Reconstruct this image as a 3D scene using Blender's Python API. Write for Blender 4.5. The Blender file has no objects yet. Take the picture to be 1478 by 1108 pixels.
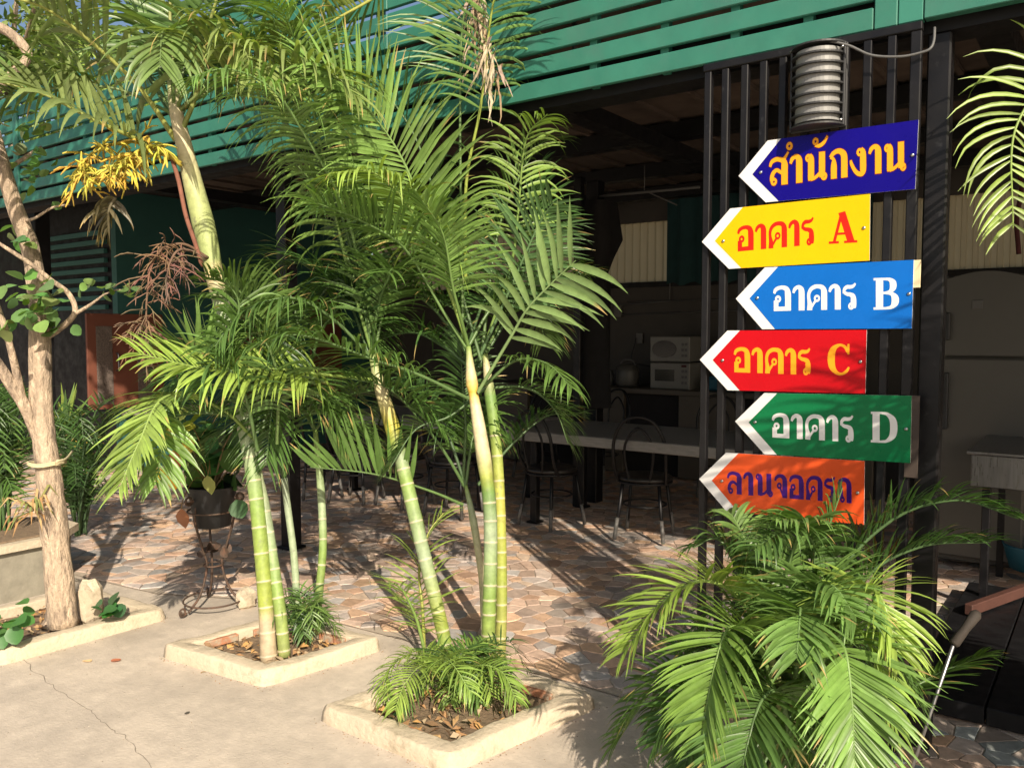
import bpy, math, random
from mathutils import Vector, Matrix, noise
S = bpy.context.scene
COL = S.collection
# ------------------------------------------------------------------ camera, sky, sun, exposure
H = 1.5; FOC = 1190.0; HOR = 480.0; CX, CY = 739.0, 554.0
YAW = math.radians(36.3); PITCH = math.atan((CY - HOR) / FOC)
cam_d = bpy.data.cameras.new('camera'); cam = bpy.data.objects.new('camera', cam_d); COL.objects.link(cam)
cam.location = (0, 0, H); cam.rotation_euler = (math.pi/2 - PITCH, 0, YAW)
cam_d.sensor_width = 36; cam_d.lens = 36 * FOC / 1478; cam_d.clip_end = 500; cam_d.clip_start = .05
S.camera = cam
SUN_AZ = math.radians(142.3 + 180); SUN_EL = math.radians(33)       # direction towards the sun (math azimuth)
w = bpy.data.worlds.new('World'); S.world = w; w.use_nodes = True
nt = w.node_tree; bg = nt.nodes['Background']; sky = nt.nodes.new('ShaderNodeTexSky')
sky.sky_type = 'NISHITA'; sky.sun_disc = False; sky.sun_elevation = SUN_EL; sky.sun_rotation = math.pi/2 - SUN_AZ
sky.dust_density = 3.5; sky.air_density = 1.0
nt.links.new(sky.outputs[0], bg.inputs[0]); bg.inputs[1].default_value = 0.085
sd = bpy.data.lights.new('sun', 'SUN'); so = bpy.data.objects.new('sun', sd); COL.objects.link(so)
sd.energy = 4.6; sd.angle = math.radians(.53); sd.color = (1, .88, .70)
tosun = Vector((math.cos(SUN_EL)*math.cos(SUN_AZ), math.cos(SUN_EL)*math.sin(SUN_AZ), math.sin(SUN_EL)))
so.rotation_euler = tosun.to_track_quat('Z', 'Y').to_euler()
S.view_settings.view_transform = 'Standard'; S.view_settings.look = 'None'
S.view_settings.exposure = 0.52; S.view_settings.gamma = 1; S.view_settings.use_curve_mapping = False
R = random.Random(7)
# ------------------------------------------------------------------ pixel of the survey photo -> point in the place
FW = Vector((-math.sin(YAW), math.cos(YAW), 0)); RT = Vector((math.cos(YAW), math.sin(YAW), 0)); UP = Vector((0, 0, 1))
CF = FW*math.cos(PITCH) - UP*math.sin(PITCH); CU = UP*math.cos(PITCH) + FW*math.sin(PITCH)
O = Vector((0, 0, H))
def ray(x, y): return CF + RT*((x-CX)/FOC) + CU*((CY-y)/FOC)
def G(x, y, z=0.0):
    r = ray(x, y); return O + r*((z-H)/r.z)
YF = 3.12                                                           # plane of the green fascia and the grille
def F(x, y, wy=0.0):
    r = ray(x, y); return O + r*((YF+wy)/r.y)
def WX(x, y, X):
    r = ray(x, y); return O + r*(X/r.x)
def D(x, y, d):
    r = ray(x, y); return O + r*d
def PX(p):
    v = Vector(p)-O; d = v.dot(CF); return (CX + FOC*v.dot(RT)/d, CY - FOC*v.dot(CU)/d, d)
# ------------------------------------------------------------------ mesh helpers
class MB:
    def __init__(s): s.v = []; s.f = []; s.c = []; s.m = []; s.sm = []
    def add(s, vs, fs, col=(1,1,1), mi=0, smooth=False):
        b = len(s.v); s.v += [tuple(v) for v in vs]
        if isinstance(col, list): s.c += col
        else: s.c += [col]*len(vs)
        for f in fs: s.f.append([b+i for i in f]); s.m.append(mi); s.sm.append(smooth)
    def box(s, lo, hi, col=(1,1,1), mi=0, M=None):
        x0,y0,z0 = lo; x1,y1,z1 = hi
        vs = [Vector(p) for p in ((x0,y0,z0),(x1,y0,z0),(x1,y1,z0),(x0,y1,z0),(x0,y0,z1),(x1,y0,z1),(x1,y1,z1),(x0,y1,z1))]
        if M: vs = [M @ v for v in vs]
        s.add(vs, [(0,3,2,1),(4,5,6,7),(0,1,5,4),(1,2,6,5),(2,3,7,6),(3,0,4,7)], col, mi)
    def bbox(s, lo, hi, b=.004, col=(1,1,1), mi=0, M=None):          # box with chamfered edges
        lo = Vector(lo); hi = Vector(hi); c = (lo+hi)/2; h = (hi-lo)/2; b = min(b, min(h)*.9)
        vs = []; idx = {}
        for ax in range(3):
            for sx in (-1,1):
                for sy in (-1,1):
                    for sz in (-1,1):
                        sg = (sx,sy,sz); p = [c[k]+sg[k]*(h[k]-(0 if k == ax else b)) for k in range(3)]
                        idx[(ax,sg)] = len(vs); vs.append(Vector(p))
        fs = []
        for ax in range(3):
            o1, o2 = [(1,2),(2,0),(0,1)][ax]
            for sg in (-1,1):
                q = []
                for a, b2 in ((-1,-1),(1,-1),(1,1),(-1,1)):
                    t = [0,0,0]; t[ax] = sg; t[o1] = a; t[o2] = b2; q.append(idx[(ax,tuple(t))])
                fs.append(q if sg > 0 else q[::-1])
        for e in range(3):                                            # edges running along axis e
            o1, o2 = [(1,2),(2,0),(0,1)][e]
            for a in (-1,1):
                for b2 in (-1,1):
                    def k(ax, se):
                        t = [0,0,0]; t[e] = se; t[o1] = a; t[o2] = b2; return idx[(ax,tuple(t))]
                    q = [k(o1,-1), k(o1,1), k(o2,1), k(o2,-1)]
                    fs.append(q if a*b2 < 0 else q[::-1])
        for sx in (-1,1):
            for sy in (-1,1):
                for sz in (-1,1):
                    t = (sx,sy,sz); q = [idx[(0,t)],idx[(1,t)],idx[(2,t)]]
                    fs.append(q if sx*sy*sz > 0 else q[::-1])
        if M: vs = [M @ v for v in vs]
        s.add(vs, fs, col, mi)
    def tube(s, pts, r, n=8, col=(1,1,1), mi=0, cap=True, smooth=True, colf=None):
        pts = [Vector(p) for p in pts]; N = len(pts)
        rs = r if isinstance(r, (list, tuple)) else [r]*N
        T = [(pts[min(i+1,N-1)]-pts[max(i-1,0)]).normalized() for i in range(N)]
        a = T[0].orthogonal().normalized(); vs = []; cs = []
        for i in range(N):
            a = (a - T[i]*a.dot(T[i])).normalized(); b = T[i].cross(a)
            cc = (colf(i) if colf else (col[i] if isinstance(col, list) else col))
            for k in range(n):
                t = 2*math.pi*k/n; vs.append(pts[i] + (a*math.cos(t)+b*math.sin(t))*rs[i]); cs.append(cc)
        fs = [(i*n+k, i*n+(k+1)%n, (i+1)*n+(k+1)%n, (i+1)*n+k) for i in range(N-1) for k in range(n)]
        s.add(vs, fs, cs, mi, smooth)
        if cap:
            b0 = len(s.v)-N*n
            s.f.append([b0+k for k in range(n)][::-1]); s.m.append(mi); s.sm.append(False)
            s.f.append([b0+(N-1)*n+k for k in range(n)]); s.m.append(mi); s.sm.append(False)
    def lathe(s, prof, c, n=24, col=(1,1,1), mi=0, smooth=True, axis=None):
        c = Vector(c); vs = []
        for r, z in prof:
            for k in range(n):
                t = 2*math.pi*k/n; v = Vector((r*math.cos(t), r*math.sin(t), z))
                if axis: v = axis @ v
                vs.append(c+v)
        P = len(prof)
        fs = [(i*n+k, i*n+(k+1)%n, (i+1)*n+(k+1)%n, (i+1)*n+k) for i in range(P-1) for k in range(n)]
        s.add(vs, fs, col, mi, smooth)
    def prism(s, poly, dv, col=(1,1,1), mi=0):                       # polygon extruded by vector dv
        n = len(poly); dv = Vector(dv); poly = [Vector(p) for p in poly]
        s.add(poly+[p+dv for p in poly], [list(range(n))[::-1], list(range(n, 2*n))] + [(i,(i+1)%n,n+(i+1)%n,n+i) for i in range(n)], col, mi)
    def build(s, name, mats, parent=None, kind=None):
        off = world_loc(parent) if parent else Vector()
        me = bpy.data.meshes.new(name)
        me.from_pydata([(v[0]-off.x, v[1]-off.y, v[2]-off.z) for v in s.v], [], s.f)
        if not isinstance(mats, (list, tuple)): mats = [mats]
        for m in mats: me.materials.append(m)
        me.polygons.foreach_set('material_index', s.m); me.polygons.foreach_set('use_smooth', s.sm)
        ca = me.color_attributes.new('Col', 'FLOAT_COLOR', 'POINT')
        ca.data.foreach_set('color', [q for c in s.c for q in (c[0], c[1], c[2], 1.0)])
        o = bpy.data.objects.new(name, me); COL.objects.link(o)
        if parent: o.parent = parent
        if kind: o['kind'] = kind
        return o
def world_loc(o):
    v = Vector(o.location)
    while o.parent: o = o.parent; v += o.location
    return v
def thing(name, label, cat, loc=(0,0,0), group=None):
    o = bpy.data.objects.new(name, None); COL.objects.link(o); o.location = loc; o.empty_display_size = .1
    o['label'] = label; o['category'] = cat
    if group: o['group'] = group
    return o
def tag(o, label, cat, group=None, kind=None):
    o['label'] = label; o['category'] = cat
    if group: o['group'] = group
    if kind: o['kind'] = kind
    return o
def structure(o, label=None):
    o['kind'] = 'structure'
    if label: o['label'] = label
    return o
def one(mb, name, mat, label, cat, group=None):                       # a single-mesh thing with its origin at its base
    c = Vector((sum(v[0] for v in mb.v)/len(mb.v), sum(v[1] for v in mb.v)/len(mb.v), min(v[2] for v in mb.v)))
    mb.v = [(v[0]-c.x, v[1]-c.y, v[2]-c.z) for v in mb.v]
    o = mb.build(name, mat); o.location = c; return tag(o, label, cat, group)
def copy_thing(root, loc, rz=None, label=None):
    r = root.copy(); COL.objects.link(r); r.location = loc
    if rz is not None: r.rotation_euler = (0, 0, rz)
    if label: r['label'] = label
    for ch in root.children:
        c = ch.copy(); COL.objects.link(c); c.parent = r
        for g in ch.children:
            d = g.copy(); COL.objects.link(d); d.parent = c
    return r
def catmull(P, n=8):
    P = [Vector(p) for p in P]; Q = [P[0]*2-P[1]] + P + [P[-1]*2-P[-2]]; out = []
    for i in range(1, len(Q)-2):
        a,b,c,d = Q[i-1:i+3]
        for k in range(n):
            t = k/n; out.append(.5*((2*b)+(c-a)*t+(2*a-5*b+4*c-d)*t*t+(3*b-a-3*c+d)*t**3))
    out.append(P[-1]); return out
# ------------------------------------------------------------------ materials
def mat(name, base=(.5,.5,.5), rough=.6, metal=0, noise_amt=0.0, nscale=8, bump=0.0, bscale=30, attr=False, trans=0.0,
        dark=None, dscale=3, dlo=.45, dhi=.7, spec=.5, coat=0, stretch=None, rvar=0, bdist=.004):
    m = bpy.data.materials.new(name); m.use_nodes = True; t = m.node_tree; N = t.nodes; L = t.links
    p = N['Principled BSDF']; p.inputs['Roughness'].default_value = rough; p.inputs['Metallic'].default_value = metal
    p.inputs['Specular IOR Level'].default_value = spec; p.inputs['Coat Weight'].default_value = coat
    tc = N.new('ShaderNodeTexCoord'); geo = N.new('ShaderNodeNewGeometry')
    vec = geo.outputs['Position']
    if stretch:
        mp = N.new('ShaderNodeMapping'); mp.inputs['Scale'].default_value = stretch; L.new(vec, mp.inputs['Vector']); vec = mp.outputs[0]
    rgb = N.new('ShaderNodeRGB'); rgb.outputs[0].default_value = (*base, 1); cur = rgb.outputs[0]
    if attr:
        a = N.new('ShaderNodeAttribute'); a.attribute_name = 'Col'
        mx = N.new('ShaderNodeMix'); mx.data_type = 'RGBA'; mx.blend_type = 'MULTIPLY'; mx.inputs[0].default_value = 1
        L.new(cur, mx.inputs[6]); L.new(a.outputs['Color'], mx.inputs[7]); cur = mx.outputs[2]
    if noise_amt:
        nz = N.new('ShaderNodeTexNoise'); nz.inputs['Scale'].default_value = nscale; nz.inputs['Detail'].default_value = 8; nz.inputs['Roughness'].default_value = .65
        L.new(vec, nz.inputs['Vector'])
        mr = N.new('ShaderNodeMapRange'); mr.inputs[1].default_value = .25; mr.inputs[2].default_value = .75
        mr.inputs[3].default_value = 1-noise_amt; mr.inputs[4].default_value = 1+noise_amt; L.new(nz.outputs[0], mr.inputs[0])
        mx = N.new('ShaderNodeMix'); mx.data_type = 'RGBA'; mx.blend_type = 'MULTIPLY'; mx.inputs[0].default_value = 1
        L.new(cur, mx.inputs[6]); L.new(mr.outputs[0], mx.inputs[7]); cur = mx.outputs[2]
    if dark:
        nz = N.new('ShaderNodeTexNoise'); nz.inputs['Scale'].default_value = dscale; nz.inputs['Detail'].default_value = 10; nz.inputs['Roughness'].default_value = .7
        L.new(vec, nz.inputs['Vector'])
        mr = N.new('ShaderNodeMapRange'); mr.inputs[1].default_value = dlo; mr.inputs[2].default_value = dhi; L.new(nz.outputs[0], mr.inputs[0])
        mx = N.new('ShaderNodeMix'); mx.data_type = 'RGBA'; L.new(mr.outputs[0], mx.inputs[0])
        L.new(cur, mx.inputs[6]); mx.inputs[7].default_value = (*dark, 1); cur = mx.outputs[2]
    L.new(cur, p.inputs['Base Color'])
    if rvar:
        nz = N.new('ShaderNodeTexNoise'); nz.inputs['Scale'].default_value = 12; nz.inputs['Detail'].default_value = 6; L.new(vec, nz.inputs['Vector'])
        mr = N.new('ShaderNodeMapRange'); mr.inputs[1].default_value = .3; mr.inputs[2].default_value = .7; mr.inputs[3].default_value = max(0,rough-rvar); mr.inputs[4].default_value = min(1,rough+rvar)
        L.new(nz.outputs[0], mr.inputs[0]); L.new(mr.outputs[0], p.inputs['Roughness'])
    if bump:
        nz = N.new('ShaderNodeTexNoise'); nz.inputs['Scale'].default_value = bscale; nz.inputs['Detail'].default_value = 8; nz.inputs['Roughness'].default_value = .6; L.new(vec, nz.inputs['Vector'])
        b = N.new('ShaderNodeBump'); b.inputs['Strength'].default_value = bump; b.inputs['Distance'].default_value = bdist; L.new(nz.outputs[0], b.inputs['Height']); L.new(b.outputs[0], p.inputs['Normal'])
    if trans:
        tr = N.new('ShaderNodeBsdfTranslucent'); ms = N.new('ShaderNodeMixShader'); ms.inputs[0].default_value = trans
        tm = N.new('ShaderNodeMix'); tm.data_type = 'RGBA'; tm.blend_type = 'MULTIPLY'; tm.inputs[0].default_value = 1
        L.new(cur, tm.inputs[6]); tm.inputs[7].default_value = (1.45, 1.55, .55, 1) if attr else (1.2,1.1,.9,1); L.new(tm.outputs[2], tr.inputs[0])
        out = N['Material Output']; L.new(p.outputs[0], ms.inputs[1]); L.new(tr.outputs[0], ms.inputs[2]); L.new(ms.outputs[0], out.inputs[0])
    return m
M = {}
M['concrete'] = mat('concrete', (.54,.465,.385), .9, noise_amt=.17, nscale=14, bump=.7, bscale=70, dark=(.37,.32,.27), dscale=2.1, dlo=.42, dhi=.68, bdist=.004)
M['kerb'] = mat('kerb_plaster', (.56,.47,.35), .9, noise_amt=.14, nscale=9, bump=.8, bscale=45, dark=(.30,.25,.17), dscale=9, dlo=.50, dhi=.72, bdist=.008)
M['stone'] = mat('floor_stone', (1.22,1.3,1.36), .62, attr=True, noise_amt=.28, nscale=26, dark=(.16,.13,.11), dscale=6, dlo=.60, dhi=.82, bump=.4, bscale=60, rvar=.15)
M['grout'] = mat('mortar', (.42,.35,.28), .9, noise_amt=.15, nscale=20, bump=.5, bscale=80)
M['green'] = mat('green_paint', (.032,.165,.120), .5, noise_amt=.14, nscale=7, dark=(.05,.15,.12), dscale=4, dlo=.5, dhi=.75, bump=.08, bscale=40, rvar=.1)
M['green2'] = mat('green_paint_trim', (.035,.19,.14), .5, noise_amt=.06, nscale=5)
M['black'] = mat('black_steel', (.0065,.0062,.0075), .42, spec=.35, noise_amt=.3, nscale=20, dark=(.03,.03,.033), dscale=25, dlo=.6, dhi=.75, rvar=.12)
M['blackwood'] = mat('black_wood', (.007,.007,.0085), .55, spec=.3, noise_amt=.3, nscale=15, rvar=.15)
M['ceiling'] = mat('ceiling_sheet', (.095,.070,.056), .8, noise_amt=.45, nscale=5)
M['teal'] = mat('teal_paint', (.025,.105,.095), .7, noise_amt=.12, nscale=3)
M['orange_paint'] = mat('orange_paint', (.16,.052,.03), .65, noise_amt=.12, nscale=4)
M['cream'] = mat('cream_sheet', (.42,.38,.27), .5, noise_amt=.05, nscale=3, trans=.45)
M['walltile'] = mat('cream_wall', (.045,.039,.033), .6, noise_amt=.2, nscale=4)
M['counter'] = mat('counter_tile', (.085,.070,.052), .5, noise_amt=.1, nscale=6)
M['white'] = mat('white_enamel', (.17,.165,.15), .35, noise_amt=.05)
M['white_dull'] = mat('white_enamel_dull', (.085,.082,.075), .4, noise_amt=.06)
M['darkglass'] = mat('dark_glass', (.012,.012,.014), .12)
M['curtain'] = mat('teal_curtain', (.012,.05,.055), .9, noise_amt=.15, nscale=10)
M['drape'] = mat('dark_cloth', (.012,.011,.012), .95, noise_amt=.3, nscale=8)
M['tabletop'] = mat('table_stone', (.21,.205,.20), .4, noise_amt=.25, nscale=14, stretch=(1,6,6))
M['steel'] = mat('stainless', (.25,.25,.26), .35, metal=.9, noise_amt=.2, nscale=6, stretch=(14,14,1), rvar=.1)
M['lampglass'] = mat('lamp_glass', (.25,.25,.245), .35, noise_amt=.12, nscale=3)
M['lampbody'] = mat('lamp_body', (.03,.03,.032), .5, noise_amt=.2, nscale=10)
M['cable'] = mat('grey_cable', (.10,.10,.10), .55)
M['leaf'] = mat('palm_leaf', (1,1,1), .37, attr=True, trans=.26, noise_amt=.2, nscale=30, rvar=.08, spec=.45)
M['stem'] = mat('palm_stem', (1,1,1), .55, attr=True, noise_amt=.3, nscale=28, bump=.4, bscale=70, dark=(.20,.20,.13), dscale=22, dlo=.60, dhi=.70)
M['broadleaf'] = mat('broad_leaf', (1,1,1), .45, attr=True, trans=.25, noise_amt=.15, nscale=20)
M['bark'] = mat('bark', (.52,.40,.29), .92, noise_amt=.45, nscale=38, bump=1, bscale=42, dark=(.25,.19,.145), dscale=17, dlo=.47, dhi=.64, stretch=(1,1,.35), bdist=.035)
M['dry'] = mat('dry_plant', (1,1,1), .9, attr=True, noise_amt=.2, nscale=30)
M['soil'] = mat('soil', (.20,.14,.09), .95, noise_amt=.35, nscale=30, bump=1, bscale=60, bdist=.01)
M['brick'] = mat('red_brick', (.40,.17,.09), .9, noise_amt=.3, nscale=25, bump=.9, bscale=50, dark=(.36,.30,.22), dscale=16, dlo=.46, dhi=.6)
M['pot'] = mat('black_plastic_pot', (.02,.021,.024), .5, noise_amt=.2)
M['rust'] = mat('rusty_iron', (.07,.045,.032), .7, noise_amt=.4, nscale=40, dark=(.16,.08,.05), dscale=30, dlo=.5, dhi=.7)
M['oldcon'] = mat('weathered_concrete', (.27,.25,.20), .95, noise_amt=.25, nscale=8, bump=.9, bscale=30, dark=(.15,.14,.11), dscale=5, dlo=.5, dhi=.75)
M['brown_wood'] = mat('brown_beam', (.085,.036,.027), .6, noise_amt=.2, nscale=10)
M['oldwood'] = mat('old_handle', (.035,.027,.022), .8, noise_amt=.3, nscale=30, bump=.5)  # wood colour darkened to stand in for shade on the handle
M['screw'] = mat('screw_steel', (.5,.5,.5), .3, metal=1)
def paint(n, c, r=.28): return mat(n, c, r, noise_amt=.07, nscale=7, spec=.2, rvar=.1, dark=tuple(q*.6+.02 for q in c), dscale=11, dlo=.66, dhi=.8)
M['sign_navy'] = paint('sign_navy', (.006,.002,.19)); M['sign_yellow'] = paint('sign_yellow', (.78,.47,.003)); M['sign_blue'] = paint('sign_blue', (.005,.13,.52))
M['sign_red'] = paint('sign_red', (.50,.004,.010)); M['sign_green'] = paint('sign_green', (.004,.16,.055)); M['sign_orange'] = paint('sign_orange', (.72,.09,.02))
M['sign_white'] = paint('sign_white', (.74,.74,.74)); M['let_gold'] = paint('letter_gold', (.85,.36,.018)); M['let_red'] = paint('letter_red', (.78,.018,.008))
M['let_navy'] = paint('letter_navy', (.05,.008,.17)); M['let_edge'] = paint('letter_edge_brown', (.14,.02,.03)); M['leg_sun'] = mat('sunlit_leg', (.13,.125,.12), .5, noise_amt=.5, nscale=60)  # pale leg tone imitates sun on the lower chair legs
M['vinyl'] = mat('seat_vinyl', (.02,.018,.017), .35)
M['skyblue'] = mat('blue_plastic', (.01,.10,.16), .5)
M['redcloth'] = mat('red_cloth', (.05,.004,.006), .8)
# ================================================================== GROUND
mb = MB(); mb.add([(-80,-60,0),(60,-60,0),(60,80,0),(-80,80,0)], [(0,1,2,3)]); g = structure(mb.build('ground', M['concrete']))
# boundary of the stone floor (runs just in front of the fascia line)
YB_ = [(-20,2.4),(-5.4,2.42),(-4.93,2.47),(-4.4,2.54),(-3.9,2.78),(-1.8,2.93),(9,2.93)]
def ybound(x):
    for (a,p),(b,q) in zip(YB_, YB_[1:]):
        if x <= b: return p+(q-p)*(x-a)/(b-a)
XL, XR, YB = -8.57, 3.4, 8.3
mb = MB(); xs = [XL-4, -5.4, -4.93, -4.4, -3.9, -1.8, XR]
pts = [(x, ybound(x), .006) for x in xs]
mb.add(pts + [(XR, YB, .006), (XL-4, YB, .006)], [tuple(range(9))]); floor = structure(mb.build('stone_floor', M['grout']))
# crazy paving: Voronoi cells clipped to the floor
rs = random.Random(11); cs = .094
seeds = {}
for i in range(int((XR-XL+4)/cs)+2):
    for j in range(int((YB-2.3)/(cs*.86))+2):
        if rs.random() < .17: continue
        seeds[(i,j)] = (XL-4 + (i+rs.uniform(-.25,1.25))*cs*1.05, 2.30 + (j+rs.uniform(-.25,1.25))*cs*.86)
pal = [(.50,.31,.20),(.45,.27,.18),(.42,.28,.21),(.36,.26,.21),(.47,.34,.25),(.37,.30,.255),(.34,.28,.25),(.33,.30,.28),(.50,.31,.19),(.43,.30,.23),(.40,.31,.26),(.38,.26,.20)]
stones = []
for (i,j), (sx,sy) in seeds.items():
    if sy < ybound(sx)+.015 or sy > YB-.05 or sx < XL-3.8 or sx > XR-.05: continue
    poly = [(sx-.2,sy-.2),(sx+.2,sy-.2),(sx+.2,sy+.2),(sx-.2,sy+.2)]
    for di in range(-3,4):
        for dj in range(-3,4):
            q = seeds.get((i+di,j+dj))
            if not q or (di == 0 and dj == 0): continue
            nx, ny = q[0]-sx, q[1]-sy; L = math.hypot(nx,ny)
            if L < 1e-4: continue
            nx/=L; ny/=L; lim = L/2-.0028; out = []
            for k in range(len(poly)):
                a = poly[k]; b = poly[(k+1)%len(poly)]
                da = (a[0]-sx)*nx+(a[1]-sy)*ny-lim; db = (b[0]-sx)*nx+(b[1]-sy)*ny-lim
                if da <= 0: out.append(a)
                if (da < 0) != (db < 0) and da != db:
                    t = da/(da-db); out.append((a[0]+(b[0]-a[0])*t, a[1]+(b[1]-a[1])*t))
            poly = out
            if len(poly) < 3: break
        if len(poly) < 3: break
    if len(poly) < 3: continue
    poly = [(px, max(py, ybound(px)+.004)) for px,py in poly]
    x,y,d = PX((sx,sy,0)); stones.append((d if -20 < x < 1500 and d > 0 and y < 1140 else 99+abs(d), sx, sy, poly))
stones.sort(key=lambda s: s[0])
def stone_mesh(mb, sx, sy, poly):
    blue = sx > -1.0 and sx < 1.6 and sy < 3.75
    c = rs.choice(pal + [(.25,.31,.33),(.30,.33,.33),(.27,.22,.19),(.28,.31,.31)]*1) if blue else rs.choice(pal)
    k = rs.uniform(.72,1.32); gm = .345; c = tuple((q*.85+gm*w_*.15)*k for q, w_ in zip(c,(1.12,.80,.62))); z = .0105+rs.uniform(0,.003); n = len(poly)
    inn = [(sx+(a-sx)*.972, sy+(b-sy)*.972, z) for a,b in poly]
    mb.add([(a,b,.0065) for a,b in poly] + [(a,b,z-.003) for a,b in poly] + inn,
           [(i,(i+1)%n,n+(i+1)%n,n+i) for i in range(n)] + [(n+i,n+(i+1)%n,2*n+(i+1)%n,2*n+i) for i in range(n)] + [list(range(2*n,3*n))], c)
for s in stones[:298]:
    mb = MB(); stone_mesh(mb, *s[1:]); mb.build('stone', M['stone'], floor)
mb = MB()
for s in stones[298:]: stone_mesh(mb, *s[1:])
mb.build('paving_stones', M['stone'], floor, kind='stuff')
# hairline crack across the slab
def crack(pp, wd, seed):
    r = random.Random(seed); P = [G(*p) for p in pp]; line = []
    for a, b in zip(P, P[1:]):
        n = 12
        for k in range(n): line.append(a.lerp(b, k/n) + Vector((noise.noise(a*3+Vector((k*.25,seed,0)))*.03+r.uniform(-.004,.004), noise.noise(b*3+Vector((0,k*.3,seed)))*.03+r.uniform(-.004,.004), 0)))
    line.append(P[-1]); mb = MB(); vs = []; fs = []
    for i, p in enumerate(line):
        t = (line[min(i+1,len(line)-1)]-line[max(i-1,0)]).normalized(); s = Vector((-t.y,t.x,0))*wd*r.uniform(.35,1)
        vs += [p+s+Vector((0,0,.0025)), p-s+Vector((0,0,.0025))]
    fs = [(2*i,2*i+1,2*i+3,2*i+2) for i in range(len(line)-1)]
    mb.add(vs, fs); return mb
M['crack'] = mat('crack_dark', (.19,.165,.135), .95)
structure(crack([(30,950),(75,990),(120,1020),(165,1055),(200,1085),(235,1125)], .0015, 3).build('crack', M['crack']))

# ================================================================== FASCIA
fx0 = F(-60, 294).x; fxr = F(1262, 40).x
zb = F(1290, 36).z                                                   # bottom edge height
zb = (F(978,101.6).z + F(723,157).z + F(1261,40.6).z)/3
fas = thing('slatted_fascia', 'long green slatted fascia of horizontal boards above the dark dining hall', 'fascia', (fxr, YF, zb))
pitch = .1; bh = .076; ns = 9
joints = [fxr, fxr-2.35, fxr-4.7, fxr-7.05, fxr-9.4]
for k in range(ns):
    for a, b in zip(joints[1:], joints[:-1]):
        mb = MB(); z0 = zb + k*pitch + R.uniform(-.001,.001)
        mb.bbox((a+.002, YF-.012, z0), (b-.002, YF+.012, z0+bh), .0035)
        mb.build('board', M['green'], fas)
for px in (20,120,300,425,545,700,854,957,1059,1165):
    x = F(px, 27+.206*(1333-px)-40).x; mb = MB(); mb.bbox((x-.018, YF+.0125, zb+.006), (x+.018, YF+.05, zb+ns*pitch), .002); mb.build('batten', M['green2'], fas)
mb = MB(); xe = F(1296, 33).x; mb.bbox((fxr+.002, YF-.014, zb-.002), (xe, YF+.03, zb+ns*pitch), .003); mb.build('end_post', M['green'], fas)
xv = F(30, 290).x; mv = MB(); mv.bbox((xv-.035, YF-.03, zb+.002), (xv+.035, YF-.013, zb+ns*pitch), .003); mv.build('cover_strip', M['green'], fas)
xe2 = F(1333, 26).x; mb = MB(); mb.bbox((xe+.002, YF-.009, zb), (xe2, YF+.03, zb+ns*pitch), .003); mb.build('end_post', M['green2'], fas)
fas2 = thing('solid_fascia', 'smooth green fascia panel at the right end above the sign grille', 'fascia', (xe2, YF, zb))
mb = MB(); mb.bbox((xe2+.003, YF-.012, zb+.002), (xe2+4, YF+.03, zb+.42), .003); mb.build('panel', M['green'], fas2)
mb = MB(); mb.bbox((xe2+.003, YF-.02, zb+.424), (xe2+4, YF+.03, zb+1.0), .003); mb.build('panel', M['green'], fas2)
# ================================================================== HALL (roof, beams, walls)
hall = thing('dining_hall', 'open sided dining hall with dark roof, cream back wall and teal end wall', 'building', (XL, YB, 0))
mb = MB(); mb.box((XL-5, YF+.08, 3.02), (6, YB+.5, 3.06)); mb.build('roof', M['ceiling'], hall)
nr = 0
for k in range(34):                                                   # sheet ribs under the roof
    x = XL+.2+k*.36; mb = MB(); mb.box((x, YF+.09, 2.995), (x+.03, YB, 3.019)); mb.build('roof_rib', M['ceiling'], hall)
mb = MB(); mb.box((XL-5, YF+.055, zb-.03), (6, YF+.20, zb+.13)); mb.build('front_beam', M['blackwood'], hall)
for y in (4.35, 5.5, 6.7, 7.8):
    mb = MB(); mb.box((XL-5, y, 2.88), (6, y+.12, 2.994)); mb.build('purlin', M['blackwood'], hall)
for x in (-7.2,-5.0,-2.75,-.55,1.5):
    mb = MB(); mb.box((x, YF+.21, 2.78), (x+.13, YB, 2.879)); mb.build('rafter', M['blackwood'], hall)
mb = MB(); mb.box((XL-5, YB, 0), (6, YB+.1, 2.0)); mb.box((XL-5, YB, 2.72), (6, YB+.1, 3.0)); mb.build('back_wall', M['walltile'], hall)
mb = MB(); mb.box((XL-5, YB-.02, 2.0), (6, YB+.08, 2.06)); mb.build('sill_rail', M['blackwood'], hall)
x = XL
mb = MB(); k = 0
while x < 5.5:                                                        # ribbed translucent sheet above the wall
    mb.add([(x,YB+.03,2.06),(x+.035,YB+.03,2.06),(x+.045,YB+.05,2.06),(x+.085,YB+.05,2.06),(x+.095,YB+.03,2.06),
            (x,YB+.03,2.72),(x+.035,YB+.03,2.72),(x+.045,YB+.05,2.72),(x+.085,YB+.05,2.72),(x+.095,YB+.03,2.72)],
           [(i,i+1,i+6,i+5) for i in range(4)])
    x += .095
mb.build('ribbed_sheet', M['cream'], hall)
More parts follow.
